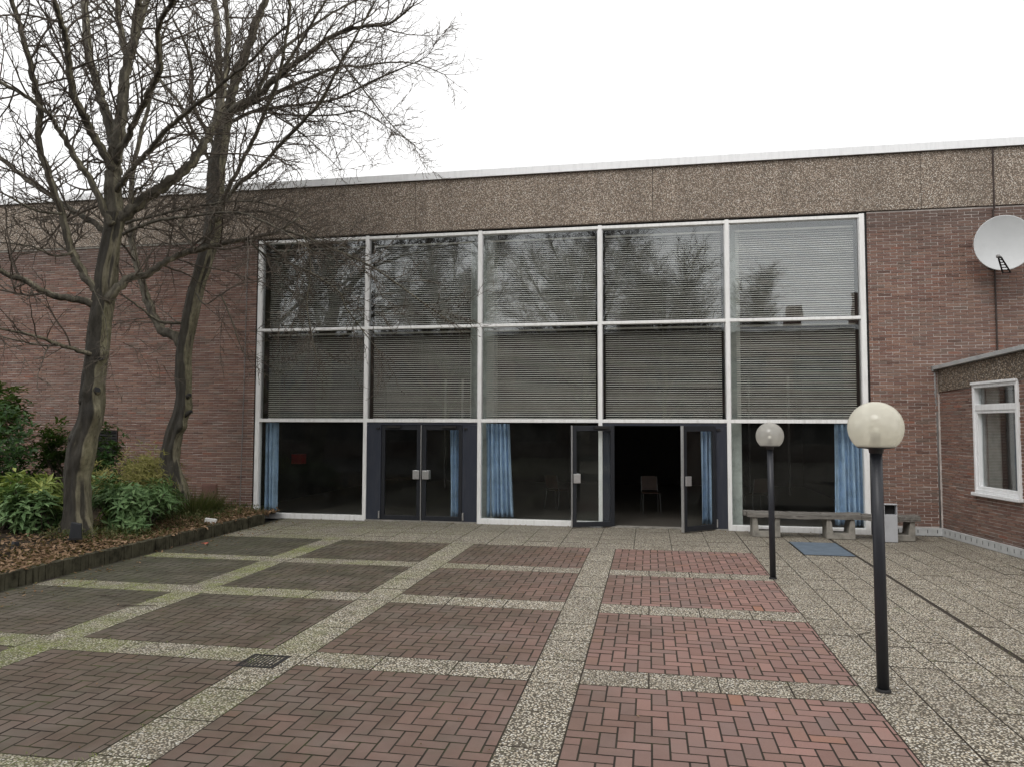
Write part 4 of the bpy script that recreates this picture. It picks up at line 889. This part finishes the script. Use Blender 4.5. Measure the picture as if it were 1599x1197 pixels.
shrub('laurel_bush', (-12.75, 12.9, .2), (1.7, 1.2, 2.75), 5200, .15, .06, 'laurel', 'tall dark green laurel bush at the left edge', 'bush', 1)
shrub('laurel_bush', (-11.7, 13.5, .2), (1.15, .9, 1.95), 3000, .14, .055, 'laurel', 'lower dark laurel bush directly left of the big trunk', 'bush', 6)
shrub('rhododendron_bush', (-10.5, 10.7, .18), (.95, .75, 1.05), 2100, .22, .068, 'pale', 'pale green long-leaved bush left of the big trunk', 'bush', 2)
shrub('rhododendron_bush', (-9.75, 10.5, .18), (.55, .5, .85), 1000, .2, .06, 'rhodo', 'bush of drooping green leaves hugging the big trunk on its left', 'bush', 9)
shrub('rhododendron_bush', (-8.75, 11.5, .17), (.82, .6, .85), 2300, .17, .048, 'rhodo', 'blue-green leafy bush between the two trunks', 'bush', 3)
shrub('rhododendron_bush', (-9.2, 12.4, .17), (.65, .5, .75), 1200, .15, .044, 'rhodo', 'small leafy bush at the foot of the slimmer trunk', 'bush', 4)
# straw-coloured grass clump
def grass(name, base, n, hgt, rad, mat, lab, seed, wdt=.011):
    rs = random.Random(seed); g = MB(); b = Vector(base)
    for _ in range(n):
        a, r = rs.uniform(0, 6.28), rad*math.sqrt(rs.random()); p = b+Vector((math.cos(a)*r, math.sin(a)*r*.6, 0)); h = hgt*rs.uniform(.5, 1.1)
        d = Vector((math.cos(a)*rs.uniform(.1, .5), math.sin(a)*.3, 1)).normalized(); s = Vector((-d.y, d.x, 0)); s = (s if s.length > .01 else Vector((1, 0, 0))).normalized()*wdt; s.rotate(Matrix.Rotation(rs.uniform(-.8, .8), 3, 'Z')); k = len(g.v); c = rs.uniform(.1, .5)
        for i in range(4):
            f = i/3; q = p+d*h*f+Vector((math.cos(a), math.sin(a), -.6))*(c*h*f*f*.6); w_ = s*(1-f*.95); g.v += [tuple(q-w_), tuple(q+w_)]
        g.f += [(k+2*i, k+2*i+1, k+2*i+3, k+2*i+2) for i in range(3)]
    return g.build(name, M[mat], label=lab, cat='grass', kind=None)
shrub('bamboo_clump', (-10.35, 13.2, .2), (1.25, .8, 1.3), 4200, .15, .02, 'grass', 'straw yellow fine-leaved bamboo clump between the trunks by the wall', 'bamboo', 15)
grass('ornamental_grass', (-9.0, 13.5, .2), 700, .55, .6, 'weed', 'short dull green grass tuft round the slimmer trunk', 12)
# low weeds near the wall, leaf litter, loose twigs and crumbs
wd = MB(); rs = random.Random(41)
for _ in range(6500):
    x, y = rs.uniform(-9.3, -7.8), rs.uniform(10.0, 14.75)
    if x > -8.35+.25*math.sin(y*3) and rs.random() < .7: continue
    p = Vector((x, y, bedz(x, y)+.0)); leafmesh(wd, rs, p+Vector((0, 0, rs.uniform(0, .14))), (rv(rs)+Vector((0, 0, .6))), Vector((0, 0, 1)), rs.uniform(.04, .11), rs.uniform(.015, .03))
wd.build('weeds', M['weed'], label='low weeds along the foot of the wall', cat='weeds', kind='stuff')
lt = MB()
for _ in range(8500):
    x, y = -7.78-abs(rs.gauss(0, .9)), rs.uniform(5.5, 14.7); x += rs.choice((0, 0, 0, .12))
    p = Vector((x, y, .2 if x > -7.77 else bedz(x, y)+rs.uniform(.006, .045))); leafmesh(lt, rs, p, Vector((rs.uniform(-1, 1), rs.uniform(-1, 1), rs.uniform(-.25, .35))), Vector((rs.uniform(-.4, .4), rs.uniform(-.4, .4), 1)), rs.uniform(.05, .1), rs.uniform(.03, .055), rs.uniform(-.5, .8), rs.uniform(-.3, .5))
lt.build('leaf_litter', M['litter'], label='brown fallen leaves covering the planting bed', cat='leaves', kind='stuff')
cr = MB()
for _ in range(420):
    x, y = rs.uniform(-7.5, 1.6), rs.uniform(3.6, 13); 
    if rs.random() < (x+7.5)/11: continue
    s_ = rs.uniform(.006, .016); leafmesh(cr, rs, Vector((x, y, .003+rs.random()*.004)), Vector((rs.uniform(-1, 1), rs.uniform(-1, 1), .1)), Vector((rs.uniform(-.3, .3), 0, 1)), s_*2, s_, .4, -.2)
for _ in range(260):
    x, y = -7.6+abs(rs.gauss(0, .35)), rs.uniform(5, 14.3); s_ = rs.uniform(.012, .03); leafmesh(cr, rs, Vector((x, y, .004)), Vector((rs.uniform(-1, 1), rs.uniform(-1, 1), .1)), Vector((rs.uniform(-.3, .3), 0, 1)), s_*2, s_, .4, -.2)
for _ in range(120):
    x, y = rs.uniform(-7.4, 5.2), D-.08-abs(rs.gauss(0, .12)); s_ = rs.uniform(.01, .025); leafmesh(cr, rs, Vector((x, y, .004)), Vector((rs.uniform(-1, 1), rs.uniform(-1, 1), .1)), Vector((rs.uniform(-.3, .3), 0, 1)), s_*2, s_, .4, -.2)
cr.build('leaf_crumbs', M['litter'], label='scattered dry leaf crumbs on the paving', cat='leaves', kind='stuff')
ms = MB()
def tuft(x, y, n, h):
    for _ in range(n):
        p = Vector((x+rs.gauss(0, .012), y+rs.gauss(0, .012), -.006)); leafmesh(ms, rs, p, Vector((rs.uniform(-.7, .7), rs.uniform(-.7, .7), 1)), Vector((1, 0, 0)), h*rs.uniform(.5, 1.2), .004, .2, .3)
for _ in range(1500):
    q = rs.choice(slabs); e_ = rs.randrange(4); u_ = rs.uniform(-.5, .5)
    x = q[0]+(q[2]*u_ if e_ < 2 else (q[2]/2 if e_ == 2 else -q[2]/2)); y = q[1]+(q[3]*u_ if e_ >= 2 else (q[3]/2 if e_ == 0 else -q[3]/2))
    m_ = mnoise.noise((x*.6, y*.6, 9))
    if m_ < .05-(.3 if x < -2.5 else 0) or y < 3: continue
    tuft(x, y, 4, .018 if x > -2 else .026)
ms.build('joint_moss', M['pale'], label='green moss and grass growing in the paving joints', cat='moss', kind='stuff')
for (x, y, a, L, lb) in ((-5.75, 7.35, .2, .42, 'dark fallen twig on the mossy gravel strip at left'), (-6.3, 7.75, -.1, .25, 'short fallen twig on the dark left paving'), (-2.2, 8.6, 1.1, .16, 'small fallen twig near the middle of the court'), (1.95, 7.7, .7, .2, 'thin fallen twig on the gravel slabs near the lamps')):
    pts = [Vector((x+math.cos(a)*L*k/5+rs.gauss(0, .008), y+math.sin(a)*L*k/5+rs.gauss(0, .008), .008)) for k in range(6)]
    MB().tube(pts, [.006, .006, .005, .005, .004, .003], 5).build('fallen_twig', M['twig'], label=lb, cat='twig', group='fallen twigs on the paving')
